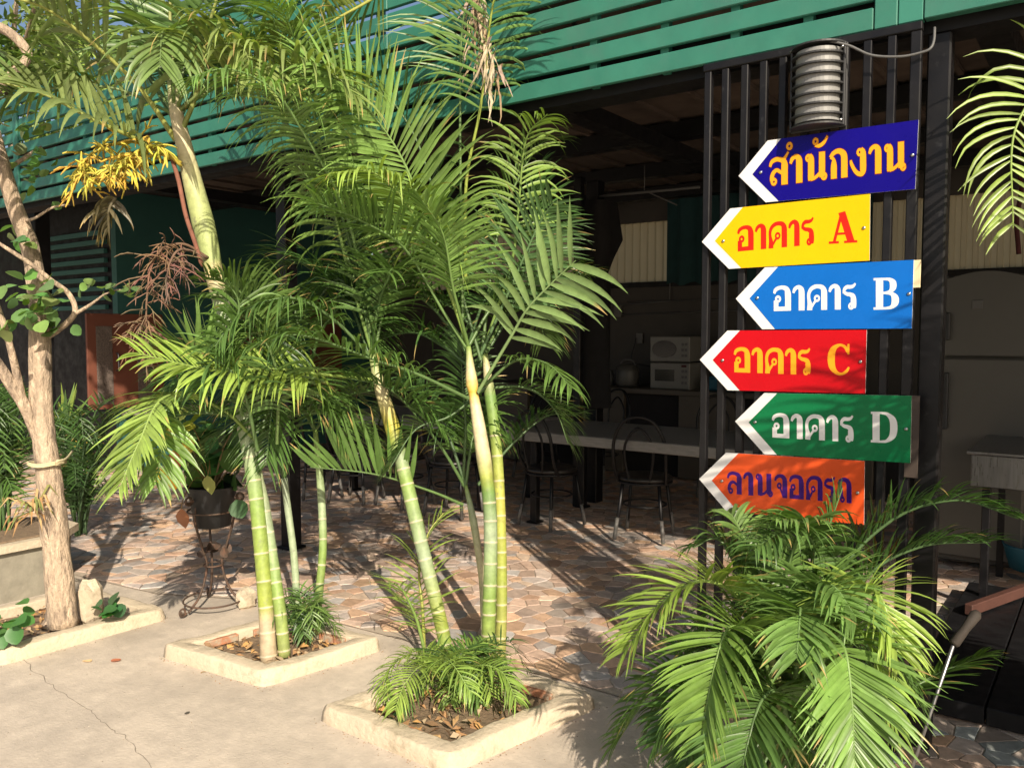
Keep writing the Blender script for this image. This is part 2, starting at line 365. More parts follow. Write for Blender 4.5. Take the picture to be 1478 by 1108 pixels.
# teal end wall with orange doors
mb = MB(); mb.box((XL-.1, 4.6, 0), (XL, YB, 3.0)); mb.build('end_wall', M['teal'], hall)
mb = MB(); mb.box((XL+.001, 4.6, .62), (XL+.10, YB, .68)); mb.build('ledge', M['oldcon'], hall)
def orange_door(pl, pr, pt, pb, strips, handle):
    a = WX(pl, pt, XL+.03); b = WX(pr, pt, XL+.03); z1 = a.z; z0 = max(.70, WX(pl, pb, XL+.03).z)
    mb = MB(); mb.bbox((XL+.002, a.y, z0), (XL+.035, b.y, z1), .004); d = mb.build('door', M['orange_paint'], hall)
    for s in strips:
        y = WX(s, 500, XL+.04).y; mb = MB(); mb.bbox((XL+.036, y, z0+.05), (XL+.044, y+.17, z1-.13), .002)
        q = random.Random(5)
        for k in range(46):
            zz = z0+.06+(z1-z0-.24)*k/46; yy = y+.02+q.uniform(0,.11)
            mb.box((XL+.0445, yy, zz), (XL+.05, yy+.035, zz+.018), (.3,.3,.3))
        mb.build('carved_strip', M['carved'], d)
    if handle:
        h = WX(*handle, XL+.06); mb = MB(); mb.tube(catmull([(XL+.036,h.y,h.z-.09),(XL+.075,h.y,h.z-.08),(XL+.08,h.y,h.z),(XL+.075,h.y,h.z+.08),(XL+.036,h.y,h.z+.09)],4), .009, 6)
        mb.build('handle', M['steel'], d)
M['carved'] = mat('carved_strip', (.13,.10,.085), .8, noise_amt=.6, nscale=70)
orange_door(124, 234, 452, 618, (139, 198), (170, 522))
orange_door(352, 398, 430, 618, (), None)
orange_door(448, 492, 430, 600, (), None)
mb = MB(); mb.box((XL-4, 4.62, 0), (XL-.12, 4.72, 3.0)); mb.build('shade_panel', M['blackwood'], hall)  # black panel added in place of the open shaded space at the left
for k in range(9):                                                    # louvre boards on the dark stand-in panel
    mb = MB(); mb.bbox((XL-1.6, 4.57, 1.75+k*.1), (XL-.2, 4.615, 1.80+k*.1), .003); mb.build('louvre', M['teal'], hall)
# posts
def post(px, py, wy, wid, name='post'):
    g = G(px, py); mb = MB(); mb.bbox((g.x-wid/2, g.y-wid/2, 0), (g.x+wid/2, g.y+wid/2, 2.779), .006); mb.bbox((g.x-wid/2-.02, g.y-wid/2-.02, .017), (g.x+wid/2+.02, g.y+wid/2+.02, .035), .004)
    return mb.build(name, M['black'], hall)
post(421, 794, 0, .10)
p0 = F(1347, 500, .12); mb = MB(); mb.bbox((p0.x-.037, YF+.055, .012), (p0.x+.037, YF+.13, zb-.031), .006); mb.build('post', M['black'], hall)
g2 = Vector((D(858, 500, 7.2).x, D(858, 500, 7.2).y, 0)); mb = MB(); mb.bbox((g2.x-.06, g2.y-.06, .012), (g2.x+.06, g2.y+.06, 2.8), .006)
mb.build('post', M['black'], hall)
g3 = D(835, 500, 7.0); mb = MB(); mb.bbox((g3.x-.035, g3.y-.035, .012), (g3.x+.035, g3.y+.035, 2.8), .006); mb.build('post', M['black'], hall)
for k, x in enumerate((XL+.1, XL-2.1)):
    mb = MB(); mb.bbox((x-.07, YF+.6, .012), (x+.07, YF+.74, 2.779), .006); mb.build('post', M['black'], hall)
# dark cloth gathered round the hall post
mb = MB(); vs = []; n = 20; prof = [(2.62,.16),(2.45,.18),(2.3,.20),(2.15,.14),(2.02,.10),(1.95,.12),(1.6,.13),(1.2,.14),(.85,.15)]
for z, r in prof:
    for k in range(n):
        t = 2*math.pi*k/n; rr = r*(1+.16*math.sin(t*5+z*2)+.08*math.sin(t*11)); vs.append((g2.x+rr*math.cos(t), g2.y+rr*math.sin(t), z))
mb.add(vs, [(i*n+k, i*n+(k+1)%n, (i+1)*n+(k+1)%n, (i+1)*n+k) for i in range(len(prof)-1) for k in range(n)], smooth=True)
one(mb, 'cloth_drape', M['drape'], 'dark cloth gathered and tied round the post left of the microwaves', 'drape')
# curtain, pipes, lamp on the ceiling
def curtain(xa, xb, z0, z1, label):
    mb = MB(); n = 60; vs = []
    for z in (z0, z1):
        for k in range(n+1):
            x = xa+(xb-xa)*k/n; vs.append((x, YB-.10+.03*math.sin(k*.9)+.015*math.sin(k*2.3), z + (.02*math.sin(k*.9) if z == z0 else 0)))
    mb.add(vs, [(k,k+1,n+2+k,n+1+k) for k in range(n)], smooth=True); one(mb, 'curtain', M['curtain'], label, 'curtain')
ca = D(968, 400, 9.4); rb = ray(1262, 400); cbx = rb.x/rb.y*YB
ra = ray(968, 400); cax = ra.x/ra.y*YB
curtain(cax, cbx, 2.02, 2.92, 'teal curtain hanging beside the cream ribbed window sheet behind the signs')
lamp0 = F(832, 158, .35)
mb = MB(); mb.lathe([(.001,0),(.06,.002),(.085,.02),(.09,.05),(.095,.07)], (lamp0.x, YF+.13+.2, 2.63), 20)
mb.v = [(v[0], v[1], v[2]) for v in mb.v]; mb.tube([(lamp0.x, YF+.33, 2.69),(lamp0.x, YF+.33, 2.99)], .012, 6)
one(mb, 'ceiling_lamp', M['white_dull'], 'small round unlit lamp under the front beam above the cloth draped post', 'lamp')
def lines(pts_list, rad, name, m, label, cat):
    t = thing(name, label, cat, pts_list[0][0])
    for P in pts_list: mb = MB(); mb.tube(P, rad, 6); mb.build('pipe', m, t)
yb = YB-.03
def BW(x, y, w=-.03):
    r = ray(x, y); return O + r*((YB+w)/r.y)
lines([[BW(880,441), BW(940,437), BW(966,434), BW(967,416), BW(968,345)],[BW(870,455),BW(1310,440)],[BW(905,436),BW(1310,424)]], .008, 'wall_pipes', M['cable'], 'thin conduit pipes running along the back wall above the microwaves', 'pipes')
mb = MB(); a = BW(887,445); mb.bbox((a.x, YB-.05, a.z-.1), (a.x+.09, YB-.002, a.z+.03), .004); one(mb, 'switch_box', M['white_dull'], 'small pale switch box on the back wall above the rice cooker', 'switch box')
mb = MB(); a = BW(918,488); mb.bbox((a.x, YB-.03, a.z-.06), (a.x+.08, YB-.002, a.z+.06), .004); mb.box((a.x+.02,YB-.034,a.z-.02),(a.x+.06,YB-.031,a.z+.0)); one(mb, 'wall_socket', M['white_dull'], 'wall socket beside the stacked microwaves', 'socket')
# kitchen counter
yc = YB-.62
def CW(x, y, w=0):
    r = ray(x, y); return O + r*((yc+w)/r.y)
ct = CW(950, 562).z; cx0 = CW(700, 560).x; cx1 = CW(1120,560).x
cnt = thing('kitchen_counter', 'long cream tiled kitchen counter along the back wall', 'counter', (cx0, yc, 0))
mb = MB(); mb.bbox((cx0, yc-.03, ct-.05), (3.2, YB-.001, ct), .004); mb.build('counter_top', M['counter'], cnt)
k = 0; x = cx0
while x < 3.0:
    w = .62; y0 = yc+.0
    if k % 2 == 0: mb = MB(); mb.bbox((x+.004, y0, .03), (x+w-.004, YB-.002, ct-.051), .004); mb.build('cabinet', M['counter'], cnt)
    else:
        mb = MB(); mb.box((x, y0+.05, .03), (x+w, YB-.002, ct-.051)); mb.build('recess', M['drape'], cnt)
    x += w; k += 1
# microwaves
def microwave(px, py, pw, ph, zb_, oval, label):
    a = CW(px, py, .12); b = CW(px+pw, py, .12); W = b.x-a.x; Hh = ph
    t = thing('microwave', label, 'microwave', (a.x, a.y, zb_), 'microwaves stacked on the counter')
    mb = MB(); mb.bbox((a.x, a.y, zb_), (b.x, a.y+.36, zb_+Hh), .008); mb.build('housing', M['white'], t)
    mb = MB()
    if oval:
        n = 28; c = Vector((a.x+W*.37, a.y-.006, zb_+Hh*.5)); mb.prism([(c.x+.31*W*math.cos(2*math.pi*k/n), c.y, c.z+.34*Hh*math.sin(2*math.pi*k/n)) for k in range(n)], (0,.008,0))
    else: mb.bbox((a.x+W*.13, a.y-.006, zb_+Hh*.3), (a.x+W*.62, a.y+.002, zb_+Hh*.74), .002)
    mb.build('door_window', M['darkglass'], t)
    for k in range(3):
        for j in range(2): mb = MB(); mb.bbox((a.x+W*(.80+.08*j), a.y-.005, zb_+Hh*(.2+.22*k)), (a.x+W*(.86+.08*j), a.y+.002, zb_+Hh*(.3+.22*k)), .002); mb.build('button', M['cable'], t)
    if not oval:
        mb = MB(); mb.box((a.x+W*.80, a.y-.004, zb_+Hh*.84), (a.x+W*.92, a.y+.001, zb_+Hh*.93)); mb.build('sticker', M['redcloth'], t)
hz = .27
microwave(938, 556, 57, hz, ct+.001, False, 'lower white microwave with a square window, standing on the counter')
microwave(938, 520, 57, hz-.01, ct+hz+.012, True, 'upper white microwave with an oval window, stacked on the other one')
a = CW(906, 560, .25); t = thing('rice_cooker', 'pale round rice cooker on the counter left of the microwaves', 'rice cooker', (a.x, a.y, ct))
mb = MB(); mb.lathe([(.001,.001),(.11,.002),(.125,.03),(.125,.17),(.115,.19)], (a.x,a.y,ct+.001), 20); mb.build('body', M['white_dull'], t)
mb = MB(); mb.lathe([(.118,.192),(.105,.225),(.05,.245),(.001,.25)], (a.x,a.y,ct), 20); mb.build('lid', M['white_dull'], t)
mb = MB(); mb.tube(catmull([(a.x-.1,a.y,ct+.2),(a.x-.06,a.y,ct+.28),(a.x+.06,a.y,ct+.28),(a.x+.1,a.y,ct+.2)],4), .009, 6); mb.build('handle', M['cable'], t)
a = CW(925, 510, .3)
mb = MB(); mb.tube(catmull([BW(918,488,-.05), BW(912,520,-.08), CW(935,528,.3), CW(940,530,.3)],5), .006, 6); one(mb, 'power_cord', M['pot'], 'black power cord from the wall socket to the microwaves', 'cord')
for k, (px, hh, rr, mm) in enumerate(((868,.22,.035,'steel'),(882,.17,.04,'white_dull'),(1062,.24,.035,'cable'),(1082,.18,.045,'skyblue'))):
    a = CW(px, 560, .28); mb = MB(); mb.lathe([(.001,.001),(rr,.002),(rr,hh*.62),(rr*.4,hh*.8),(rr*.4,hh*.97),(.001,hh)], (a.x,a.y,ct), 14)
    one(mb, 'bottle', M[mm], ['tall thin bottle on the counter just right of the draped post','short pale bottle on the counter left of the rice cooker','grey bottle on the counter behind the grille bars','short blue bottle on the counter behind the grille bars'][k], 'bottle', 'bottles on the kitchen counter')
a = CW(1022, 562, .2); mb = MB(); mb.bbox((a.x,a.y,ct+.001),(a.x+.26,a.y+.2,ct+.12),.01); mb.bbox((a.x-.01,a.y-.01,ct+.121),(a.x+.27,a.y+.21,ct+.14),.005); one(mb, 'plastic_box', M['skyblue'], 'blue plastic box with a lid on the counter right of the microwaves', 'box')
# fridge
fy = 5.75
def FY(x, y, Y):
    r = ray(x, y); return O + r*(Y/r.y)
a = FY(1362, 400, fy); b = FY(1490, 400, fy); zt = FY(1420, 391, fy).z
fr = thing('fridge', 'tall pale two door fridge in the shade behind the black post', 'fridge', (a.x, fy, 0))
zs = FY(1420, 515, fy).z
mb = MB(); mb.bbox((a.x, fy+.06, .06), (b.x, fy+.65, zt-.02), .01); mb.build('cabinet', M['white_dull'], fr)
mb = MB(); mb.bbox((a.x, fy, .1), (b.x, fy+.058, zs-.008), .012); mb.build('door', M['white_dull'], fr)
n = 14; mb = MB(); arc = [(a.x+(b.x-a.x)*k/n, fy, zt-.05+.05*math.sin(math.pi*k/n)) for k in range(n+1)]
mb.prism([(a.x,fy,zs+.008)] + arc + [(b.x,fy,zs+.008)], (0,.058,0)); d = mb.build('door', M['white_dull'], fr)
c = FY(1411, 440, fy); mb = MB(); mb.bbox((c.x-.03, fy-.006, c.z-.025), (c.x+.03, fy-.0005, c.z+.03), .003); mb.build('badge', M['cable'], d)
for z0_, z1_ in ((.9, zs-.1), (zs+.1, zt-.25)):
    mb = MB(); mb.bbox((a.x+.02, fy-.045, z0_), (a.x+.05, fy-.002, z1_), .006); mb.build('handle', M['pot'], fr)
# stainless table at the right edge
zt2 = .86; c0 = G(1402, 655, zt2); c1 = G(1444, 661, zt2)
st = thing('steel_table', 'stainless steel work table end at the right edge in front of the fridge', 'table', (c0.x, c0.y, 0))
mb = MB(); c1 = c0; mb.bbox((c1.x, c1.y, zt2-.17), (c1.x+1.3, c1.y+.9, zt2), .004); mb.build('apron', M['steel'], st)
mb = MB(); mb.bbox((c1.x-.02, c1.y-.02, zt2+.001), (c1.x+1.32, c1.y+.92, zt2+.02), .004); mb.build('table_top', M['steel'], st)
for dx, dy in ((.05,.05),(1.22,.05),(.05,.82),(1.22,.82)):
    mb = MB(); mb.bbox((c1.x+dx, c1.y+dy, .012), (c1.x+dx+.04, c1.y+dy+.04, zt2-.171), .004); mb.build('leg', M['black'], st)  # legs coloured black to stand for the shade under the table
mb = MB(); a = FY(1470, 300, 5.2); mb.tube(catmull([(a.x,5.2,2.35),(a.x+.01,5.2,2.25),(a.x-.006,5.2,2.1),(a.x+.01,5.2,1.92)],4), .012, 8); mb.tube([(a.x,5.2,2.34),(a.x,5.2,2.88)],.003,5)
one(mb, 'red_rag', M['redcloth'], 'red cloth strip hanging at the right edge above the fridge', 'cloth')
mb = MB(); a = FY(1365,200,4.6); b_ = Vector((a.x, 4.6, 0)); mb.tube([(a.x,4.6,2.28),(a.x,4.6,2.62)], .028, 10); mb.tube([(a.x,4.6,2.6),(a.x,4.6,2.88)], .004,5)
one(mb, 'insect_trap', M['cable'], 'grey tube hanging from the ceiling just right of the black post', 'tube')
mb = MB(); mb.tube([FY(858,284,6.2), FY(1010,270,6.2)], .012, 6); z_ = FY(930,275,6.2); mb.tube([(z_.x,6.2,z_.z),(z_.x,6.2,2.88)],.004,5); mb.tube([(z_.x,6.2,z_.z+.0),(z_.x+.25,6.3,z_.z-.13)],.006,5)
one(mb, 'hanging_rail', M['cable'], 'thin metal rail hanging from the hall ceiling above the cream window', 'rail')
# black platform on the floor at the right
p = G(1305, 1025); px0 = p.x; py0 = p.y
pf = thing('floor_platform', 'low black wooden platform on the stone floor at the right', 'platform', (px0, py0, 0))
s1 = G(1418,1031, .09).x
for xa, xb in ((px0, s1-.003), (s1+.003, s1+.75), (s1+.756, s1+1.6)):
    mb = MB(); mb.bbox((xa, py0, .02), (xb, py0+1.75, .09), .004); mb.build('board', M['blackwood'], pf)
a = G(1404, 872, .16); b = G(1500, 838, .16); mb = MB(); dr = (b-a).normalized(); sd_ = Vector((-dr.y,dr.x,0))
Mx = Matrix((( dr.x, sd_.x, 0, a.x),(dr.y, sd_.y, 0, a.y),(0,0,1,0),(0,0,0,1)))
mb.bbox((0,0,.1),(1.6,.04,.155),.004,M=Mx); one(mb, 'brown_beam', M['brown_wood'], 'reddish brown wooden bar lying across the black platform', 'beam')
mb = MB(); q = G(1466, 820, .09); mb.lathe([(.001,.0),(.16,.001),(.20,.14),(.205,.15),(.195,.15),(.155,.01),(.001,.008)], (q.x+.12,q.y+.05,.092), 20)
one(mb, 'plastic_basin', M['skyblue'], 'dark blue plastic basin on the far side of the black platform', 'basin')
# leaning tool
gb = G(1285, 1200); hb = D(1376, 930, 2.36); ht = D(1412, 882, 2.37); tl = thing('garden_tool', 'thin steel rod with a worn wooden handle leaning in front of the black platform', 'tool', gb)
mb = MB(); mb.tube([gb, hb], .0055, 8); mb.build('rod', M['steel'], tl)
mb = MB(); mb.tube([hb, hb.lerp(ht,.05), hb.lerp(ht,.5), hb.lerp(ht,.9), ht], [.011,.0145,.0125,.016,.009], 10); mb.build('handle', M['oldwood'], tl)
# ================================================================== SIGN GRILLE
gx0 = F(1018, 110).x; gx1 = F(1330, 45).x; ztop = zb - .004
gr = thing('sign_grille', 'black steel bar grille standing on the floor and carrying the arrow signs', 'grille', (gx0, YF, 0))
nb = 9; xs_px = [1024,1049,1077,1104,1132,1221,1254,1289]
for px in xs_px + [1324]:
    wdt = .014 if px != 1324 else .017
    x = F(px, 27+.206*(1333-px)+20).x; mb = MB(); mb.bbox((x-wdt, YF-.018, .012), (x+wdt, YF+.012, ztop-.03), .003); mb.build('bar', M['black'], gr)
for x in (F(1165,90).x, F(1194,80).x):
    mb = MB(); mb.bbox((x-.014, YF-.018, .012), (x+.014, YF+.012, ztop-.03), .003); mb.build('bar', M['black'], gr)
mb = MB(); mb.bbox((gx0-.002, YF-.02, ztop-.029), (gx1+.005, YF+.014, ztop), .003); mb.build('top_rail', M['black'], gr)
mb = MB(); mb.bbox((gx0-.002, YF-.021, .10), (gx1+.005, YF+.015, .13), .003); mb.build('bottom_rail', M['black'], gr)
# pale strips behind the signs
for (x0,x1,y0,y1,m,lb) in ((1315,1328,376,415,'cream_board','short cream backing strip showing right of the blue arrow sign'),(1314,1324,570,690,'brownboard','narrow brown backing strip showing right of the green arrow sign')):
    if m not in M: M[m] = mat(m, (.72,.6,.38) if m[0] == 'c' else (.05,.035,.028), .7)
    a = F(x0-6,y0,-.028); b = F(x1,y1,-.028); mb = MB(); mb.bbox((a.x, YF-.03, b.z), (b.x, YF-.0215, a.z), .001); one(mb, 'backing_strip', M[m], lb, 'strip')
# ---- wall lamp
ly = YF-.02; c0 = F(1173, 120, -.1); W2 = .085
lt = F(1173, 66, -.06).z; lb_ = F(1173, 186, -.06).z
lamp = thing('bulkhead_lamp', 'cylindrical louvred outdoor wall lamp above the navy sign', 'lamp', (c0.x, ly, lb_))
def halfring(mb, cx, cy, r0, r1, z0, z1, n=18, sq=.95):
    vs = []
    for k in range(n+1):
        t = math.pi + math.pi*k/n
        for r in (r0, r1):
            for z in (z0, z1): vs.append((cx+r*math.cos(t), cy+r*sq*math.sin(t), z))
    fs = []
    for k in range(n):
        a = 4*k; b = a+4; fs += [(a,b,b+1,a+1),(a+2,a+3,b+3,b+2),(a,a+2,b+2,b),(a+1,b+1,b+3,a+3)]
    fs += [(0,1,3,2),(4*n,4*n+2,4*n+3,4*n+1)]
    mb.add(vs, fs, smooth=False)
mb = MB(); mb.bbox((c0.x-.098, ly-.012, lb_), (c0.x+.098, ly, lt), .003); mb.build('back_plate', M['lampbody'], lamp)
mb = MB(); halfring(mb, c0.x, ly-.013, .0, .078, lb_+.02, lt-.02); mb.build('glass', M['lampglass'], lamp)
nl = 8
for k in range(nl+1):
    z = lb_+.004 + (lt-lb_-.012)*k/nl; mb = MB(); halfring(mb, c0.x, ly-.013, .074 if 0 < k < nl else 0, .094, z, z+.006); mb.build('louvre_ring' if 0 < k < nl else 'end_cap', M['lampbody'], lamp)
for s in (-1,1):
    mb = MB(); mb.bbox((c0.x+s*.092-.004, ly-.03, lb_+.002), (c0.x+s*.092+.004, ly-.0125, lt-.002), .002); mb.build('side_rib', M['lampbody'], lamp)
for z in (lb_+.02, lt-.02):
    mb = MB(); mb.lathe([(.006,0),(.005,.004),(.0005,.005)], (c0.x+.085, ly-.031, z), 8, axis=Matrix.Rotation(math.pi/2,3,'X')); mb.build('screw', M['screw'], lamp)
mb = MB(); mb.tube(catmull([F(1140,76,-.05),F(1165,62,-.08),F(1195,60,-.08),F(1225,66,-.07),F(1258,80,-.06),F(1300,82,-.05),F(1330,76,-.04),F(1343,70,-.035),F(1348,58,-.02),F(1349,40,-.0)],5), .0045, 7)
one(mb, 'lamp_cable', M['cable'], 'grey cable looping from the wall lamp to the black post', 'cable')
# ================================================================== ARROW SIGNS
# glyph strokes: unit box, x 0..w, y 0..1 (top of the letter body); entries: ('s', points, width, smooth) or ('o', cx, cy, r, width)
V = .20; TH = .13
ST = lambda x, w=.28: [(x,.5,w),(x,.2,w),(x,.05,w),(x,0,w)]
KHO = [(.13,0,.24),(.13,.06,.24),(.13,.25,.21),(.09,.45,.15),(.09,.65,.15),(.18,.82,.16),(.36,.92,.16),(.56,.93,.16),(.72,.88,.2),(.80,.74,.27)]+ST(.81)
LOB = [('w',[(.02,.68,.10),(.10,.84,.14),(.28,.91,.15),(.48,.89,.16),(.62,.82,.22),(.67,.68,.28)]+ST(.67)),('w',[(.10,.16,.16),(.11,.32,.17),(.18,.46,.15),(.32,.53,.13),(.46,.47,.12),(.60,.38,.12)]),('o',.19,.14,.14,.095)]
KOA = ('w',[(.04,.74,.12),(.16,.86,.15),(.34,.93,.16),(.52,.90,.20),(.65,.76,.27)]+ST(.67))
GL = {
 'o_ang': (.82, [('w',[(.02,.70,.10),(.08,.84,.15),(.24,.92,.15),(.44,.93,.16),(.60,.86,.22),(.66,.70,.28)]+ST(.67)),('s',[(.80,.085),(.0,.085)],.17,0),('s',[(.11,.0),(.11,.42)],.22,0),('o',.20,.48,.145,.10)]),
 'aa': (.54, [('w',[(.0,.70,.10),(.06,.84,.15),(.18,.92,.15),(.30,.90,.20),(.38,.78,.27)]+ST(.39))]),
 'kho': (.96, [('w',KHO),('o',.47,.46,.145,.09),('w',[(.40,.36,.10),(.30,.24,.10),(.20,.10,.10)])]),
 'ro': (.62, [('w',[(.03,.62,.10),(.06,.78,.14),(.18,.87,.15),(.34,.87,.14),(.48,.90,.12),(.58,1.0,.08)]),('w',[(.06,.66,.13),(.18,.60,.14),(.34,.57,.16),(.46,.50,.22),(.49,.36,.26),(.49,.14,.26),(.47,.06,.20)]),('o',.38,.12,.14,.095)]),
 'so': (.84, LOB+[('w',[(.54,.84,.14),(.68,.93,.12),(.84,1.12,.08)])]),
 'lo': (.84, LOB),
 'no': (1.0, [('o',.16,.82,.14,.095),('w',[(.22,.93,.14),(.27,.80,.25),(.28,.6,.27),(.28,.3,.27),(.28,.10,.27),(.28,.03,.24)]),('w',[(.27,.09,.16),(.42,.10,.12),(.58,.18,.12),(.70,.28,.12)]),('w',[(.77,.98,.27),(.77,.9,.27),(.77,.3,.27),(.77,.10,.22)]),('o',.86,.13,.14,.095)]),
 'ko': (.84, [KOA,('w',[(.06,.76,.12),(.18,.67,.12),(.20,.56,.2),(.20,.4,.26),(.20,.2,.26),(.20,.05,.26),(.20,0,.26)])]),
 'ngo': (.76, [('o',.42,.80,.14,.095),('w',[(.48,.92,.12),(.56,.78,.24),(.57,.5,.27),(.57,.2,.26),(.52,.08,.20),(.42,.06,.16),(.28,.12,.15),(.14,.28,.14),(.04,.46,.12),(.02,.56,.08)])]),
 'jo': (.74, [('w',[(.02,.70,.10),(.10,.85,.15),(.28,.92,.15),(.46,.88,.20),(.56,.74,.26)]+ST(.57)),('o',.26,.50,.14,.095),('w',[(.32,.40,.10),(.40,.24,.10),(.50,.06,.12)])]),
 'do': (.96, [('w',KHO),('o',.42,.46,.14,.09),('w',[(.36,.34,.10),(.28,.20,.10),(.18,.08,.10)])]),
 'tho': (.84, [KOA,('w',[(.06,.76,.12),(.20,.67,.12),(.22,.5,.18),(.22,.3,.22),(.24,.14,.20)]),('o',.29,.13,.135,.09)]),
 'nikhahit': (.0, [('o',.0,1.32,.145,.095)]),
 'hanakat': (.0, [('o',-.62,1.36,.135,.09),('w',[(-.64,1.24,.12),(-.44,1.20,.13),(-.24,1.30,.13),(-.08,1.50,.08)])]),
 'A': (1.0, [('s',[(.44,1.30),(.16,.06)],.11,0),('s',[(.45,1.36),(.80,.06)],.27,0),('s',[(.26,.42),(.66,.42)],.10,0),('s',[(-.04,.05),(.34,.05)],.10,0),('s',[(.54,.05),(1.04,.05)],.10,0)]),
 'B': (.95, [('s',[(.22,.0),(.22,1.34)],.27,0),('s',[(-.0,1.29),(.5,1.29)],.10,0),('s',[(-.0,.05),(.5,.05)],.10,0),('s',[(.30,.70),(.5,.70)],.10,0),('w',[(.44,1.29,.10),(.60,1.26,.15),(.71,1.14,.24),(.72,.92,.24),(.62,.76,.15),(.44,.70,.10)]),('w',[(.44,.70,.10),(.66,.66,.15),(.79,.50,.26),(.79,.26,.26),(.66,.09,.15),(.46,.05,.10)])]),
 'C': (1.0, [('w',[(.85,.98,.10),(.77,1.18,.13),(.60,1.28,.11),(.42,1.24,.15),(.25,1.05,.25),(.19,.70,.29),(.24,.32,.25),(.42,.10,.15),(.62,.06,.11),(.80,.18,.12),(.90,.36,.07)]),('s',[(.88,1.34),(.88,.90)],.08,0)]),
 'D': (1.05, [('s',[(.20,.0),(.20,1.34)],.27,0),('s',[(-.0,1.29),(.45,1.29)],.10,0),('s',[(-.0,.05),(.45,.05)],.10,0),('w',[(.40,1.29,.10),(.62,1.24,.14),(.82,1.02,.25),(.87,.68,.28),(.82,.32,.25),(.62,.10,.14),(.40,.05,.10)])]),
}
def stroke_poly(P, wd, sm):
    if sm: P = [(p.x, p.y) for p in catmull([(a,b,0) for a,b in P], 6)]
    L = []; Rr = []
    for i, p in enumerate(P):
        a = P[max(i-1,0)]; b = P[min(i+1,len(P)-1)]; dx, dy = b[0]-a[0], b[1]-a[1]; l = math.hypot(dx,dy) or 1
        nx, ny = -dy/l*wd/2, dx/l*wd/2; L.append((p[0]+nx,p[1]+ny)); Rr.append((p[0]-nx,p[1]-ny))
    return L, Rr
def glyph(mb, g, fn, grow, depth, base):
    """fn maps glyph units to a point on the sign; strokes are sheets a hair apart"""
    k = 0
    for s in GL[g][1]:
        off = depth + .00006*(k + base); k += 1
        if s[0] == 'w':
            Q = catmull([Vector(q) for q in s[1]], 7); L = []; Rr = []
            for i, q in enumerate(Q):
                a = Q[max(i-1,0)]; b = Q[min(i+1,len(Q)-1)]; dx, dy = b.x-a.x, b.y-a.y; l = math.hypot(dx,dy) or 1; h = (q.z+grow)/2
                ex = (grow/2 if i == len(Q)-1 else -grow/2 if i == 0 else 0)
                cx, cy = q.x+dx/l*ex, q.y+dy/l*ex; L.append((cx-dy/l*h, cy+dx/l*h)); Rr.append((cx+dy/l*h, cy-dx/l*h))
            n = len(Q); mb.add([fn(*p, off) for p in L] + [fn(*p, off) for p in Rr], [(i,i+1,n+i+1,n+i) for i in range(n-1)])
        elif s[0] == 's':
            P = s[1]
            if grow and len(P) >= 2 and not s[3]:
                (x0,y0),(x1,y1) = P[0],P[-1]; l = math.hypot(x1-x0,y1-y0) or 1; e = grow/2
                P = [(x0-(x1-x0)/l*e, y0-(y1-y0)/l*e)] + P[1:-1] + [(x1+(x1-x0)/l*e, y1+(y1-y0)/l*e)]
            wt = s[2]
            L, Rr = stroke_poly(P, wt+grow, s[3]); n = len(L)
            mb.add([fn(*p, off) for p in L] + [fn(*p, off) for p in Rr], [(i,i+1,n+i+1,n+i) for i in range(n-1)])
        else:
            n = 22; cx, cy, r, wd = s[1:]; r0 = max(.001, r-wd-grow/2); r1 = r+grow/2; vs = []
            for q in range(n):
                t = 2*math.pi*q/n
                vs += [fn(cx+r0*math.cos(t), cy+r0*math.sin(t), off), fn(cx+r1*math.cos(t), cy+r1*math.sin(t), off)]
            mb.add(vs, [(2*q,2*q+1,(2*q+3)%(2*n),(2*q+2)%(2*n)) for q in range(n)])
SW = -.034                                                            # sign face stands this far off the fascia plane
def sign(label, cor, tip, colour, letter_mat, words, edge=None, screws=()):
    """cor: pixel corners tl, tr, br, bl of the board; tip: the arrow point"""
    tl, tr, br, bl = [F(*p, SW) for p in cor]; tp = F(*tip, SW)
    t = thing('arrow_sign', label, 'sign', (tl.x, YF, min(br.z, bl.z)), 'arrow signs on the black grille')
    mb = MB(); mb.prism([tl, tp, bl, br, tr], (0,.004,0)); b = mb.build('sign_board', M['sign_white'], t)
    e = Vector((.036,0,0)); up = Vector((0,0,.0)); f = Vector((0,-.0008,0))
    c1 = tl + (tr-tl).normalized()*.050; c2 = tp + Vector((.054,0,0)) ; c3 = bl + (br-bl).normalized()*.050
    mb = MB(); mb.prism([c1+f, c2+f, c3+f, br+f, tr+f], (0,.0006,0)); mb.build('coloured_panel', colour, t)
    for sx, sy in screws:
        p = F(sx, sy, SW-.001); mb = MB(); mb.lathe([(.0065,0),(.006,.003),(.003,.0045),(.0004,.005)], p, 10, axis=Matrix.Rotation(math.pi/2,3,'X')); mb.build('screw', M['screw'], t)
    for wtxt, (x0,y0), (x1,y1), htop in words:                        # baseline from pixel p0 to p1, letter height in px at both ends
        adv = 0; pos = []
        for g in wtxt:
            if g == ' ': adv += .45; continue
            if g == 'nikhahit': pos.append((g, adv-.05)); continue
            if g == 'hanakat': pos.append((g, adv)); continue
            pos.append((g, adv)); adv += GL[g][0] + .10
        adv -= .10
        for g, a0 in pos:
            def fn(x, y, off, a0=a0):
                u = (a0+x)/adv; bx = x0+(x1-x0)*u; by = y0+(y1-y0)*u; hh = htop[0]+(htop[1]-htop[0])*u
                p = F(bx, by - y*hh, SW); p.y = YF+SW-off; return p
            if edge:
                mb = MB(); glyph(mb, g, fn, .05, .0011, 0); mb.build('letter_edge', edge, t)
            mb = MB(); glyph(mb, g, fn, 0, .0011+(.0007 if edge else 0), 0); mb.build('letter', letter_mat, t)
ARK = ['o_ang','aa','kho','aa','ro']
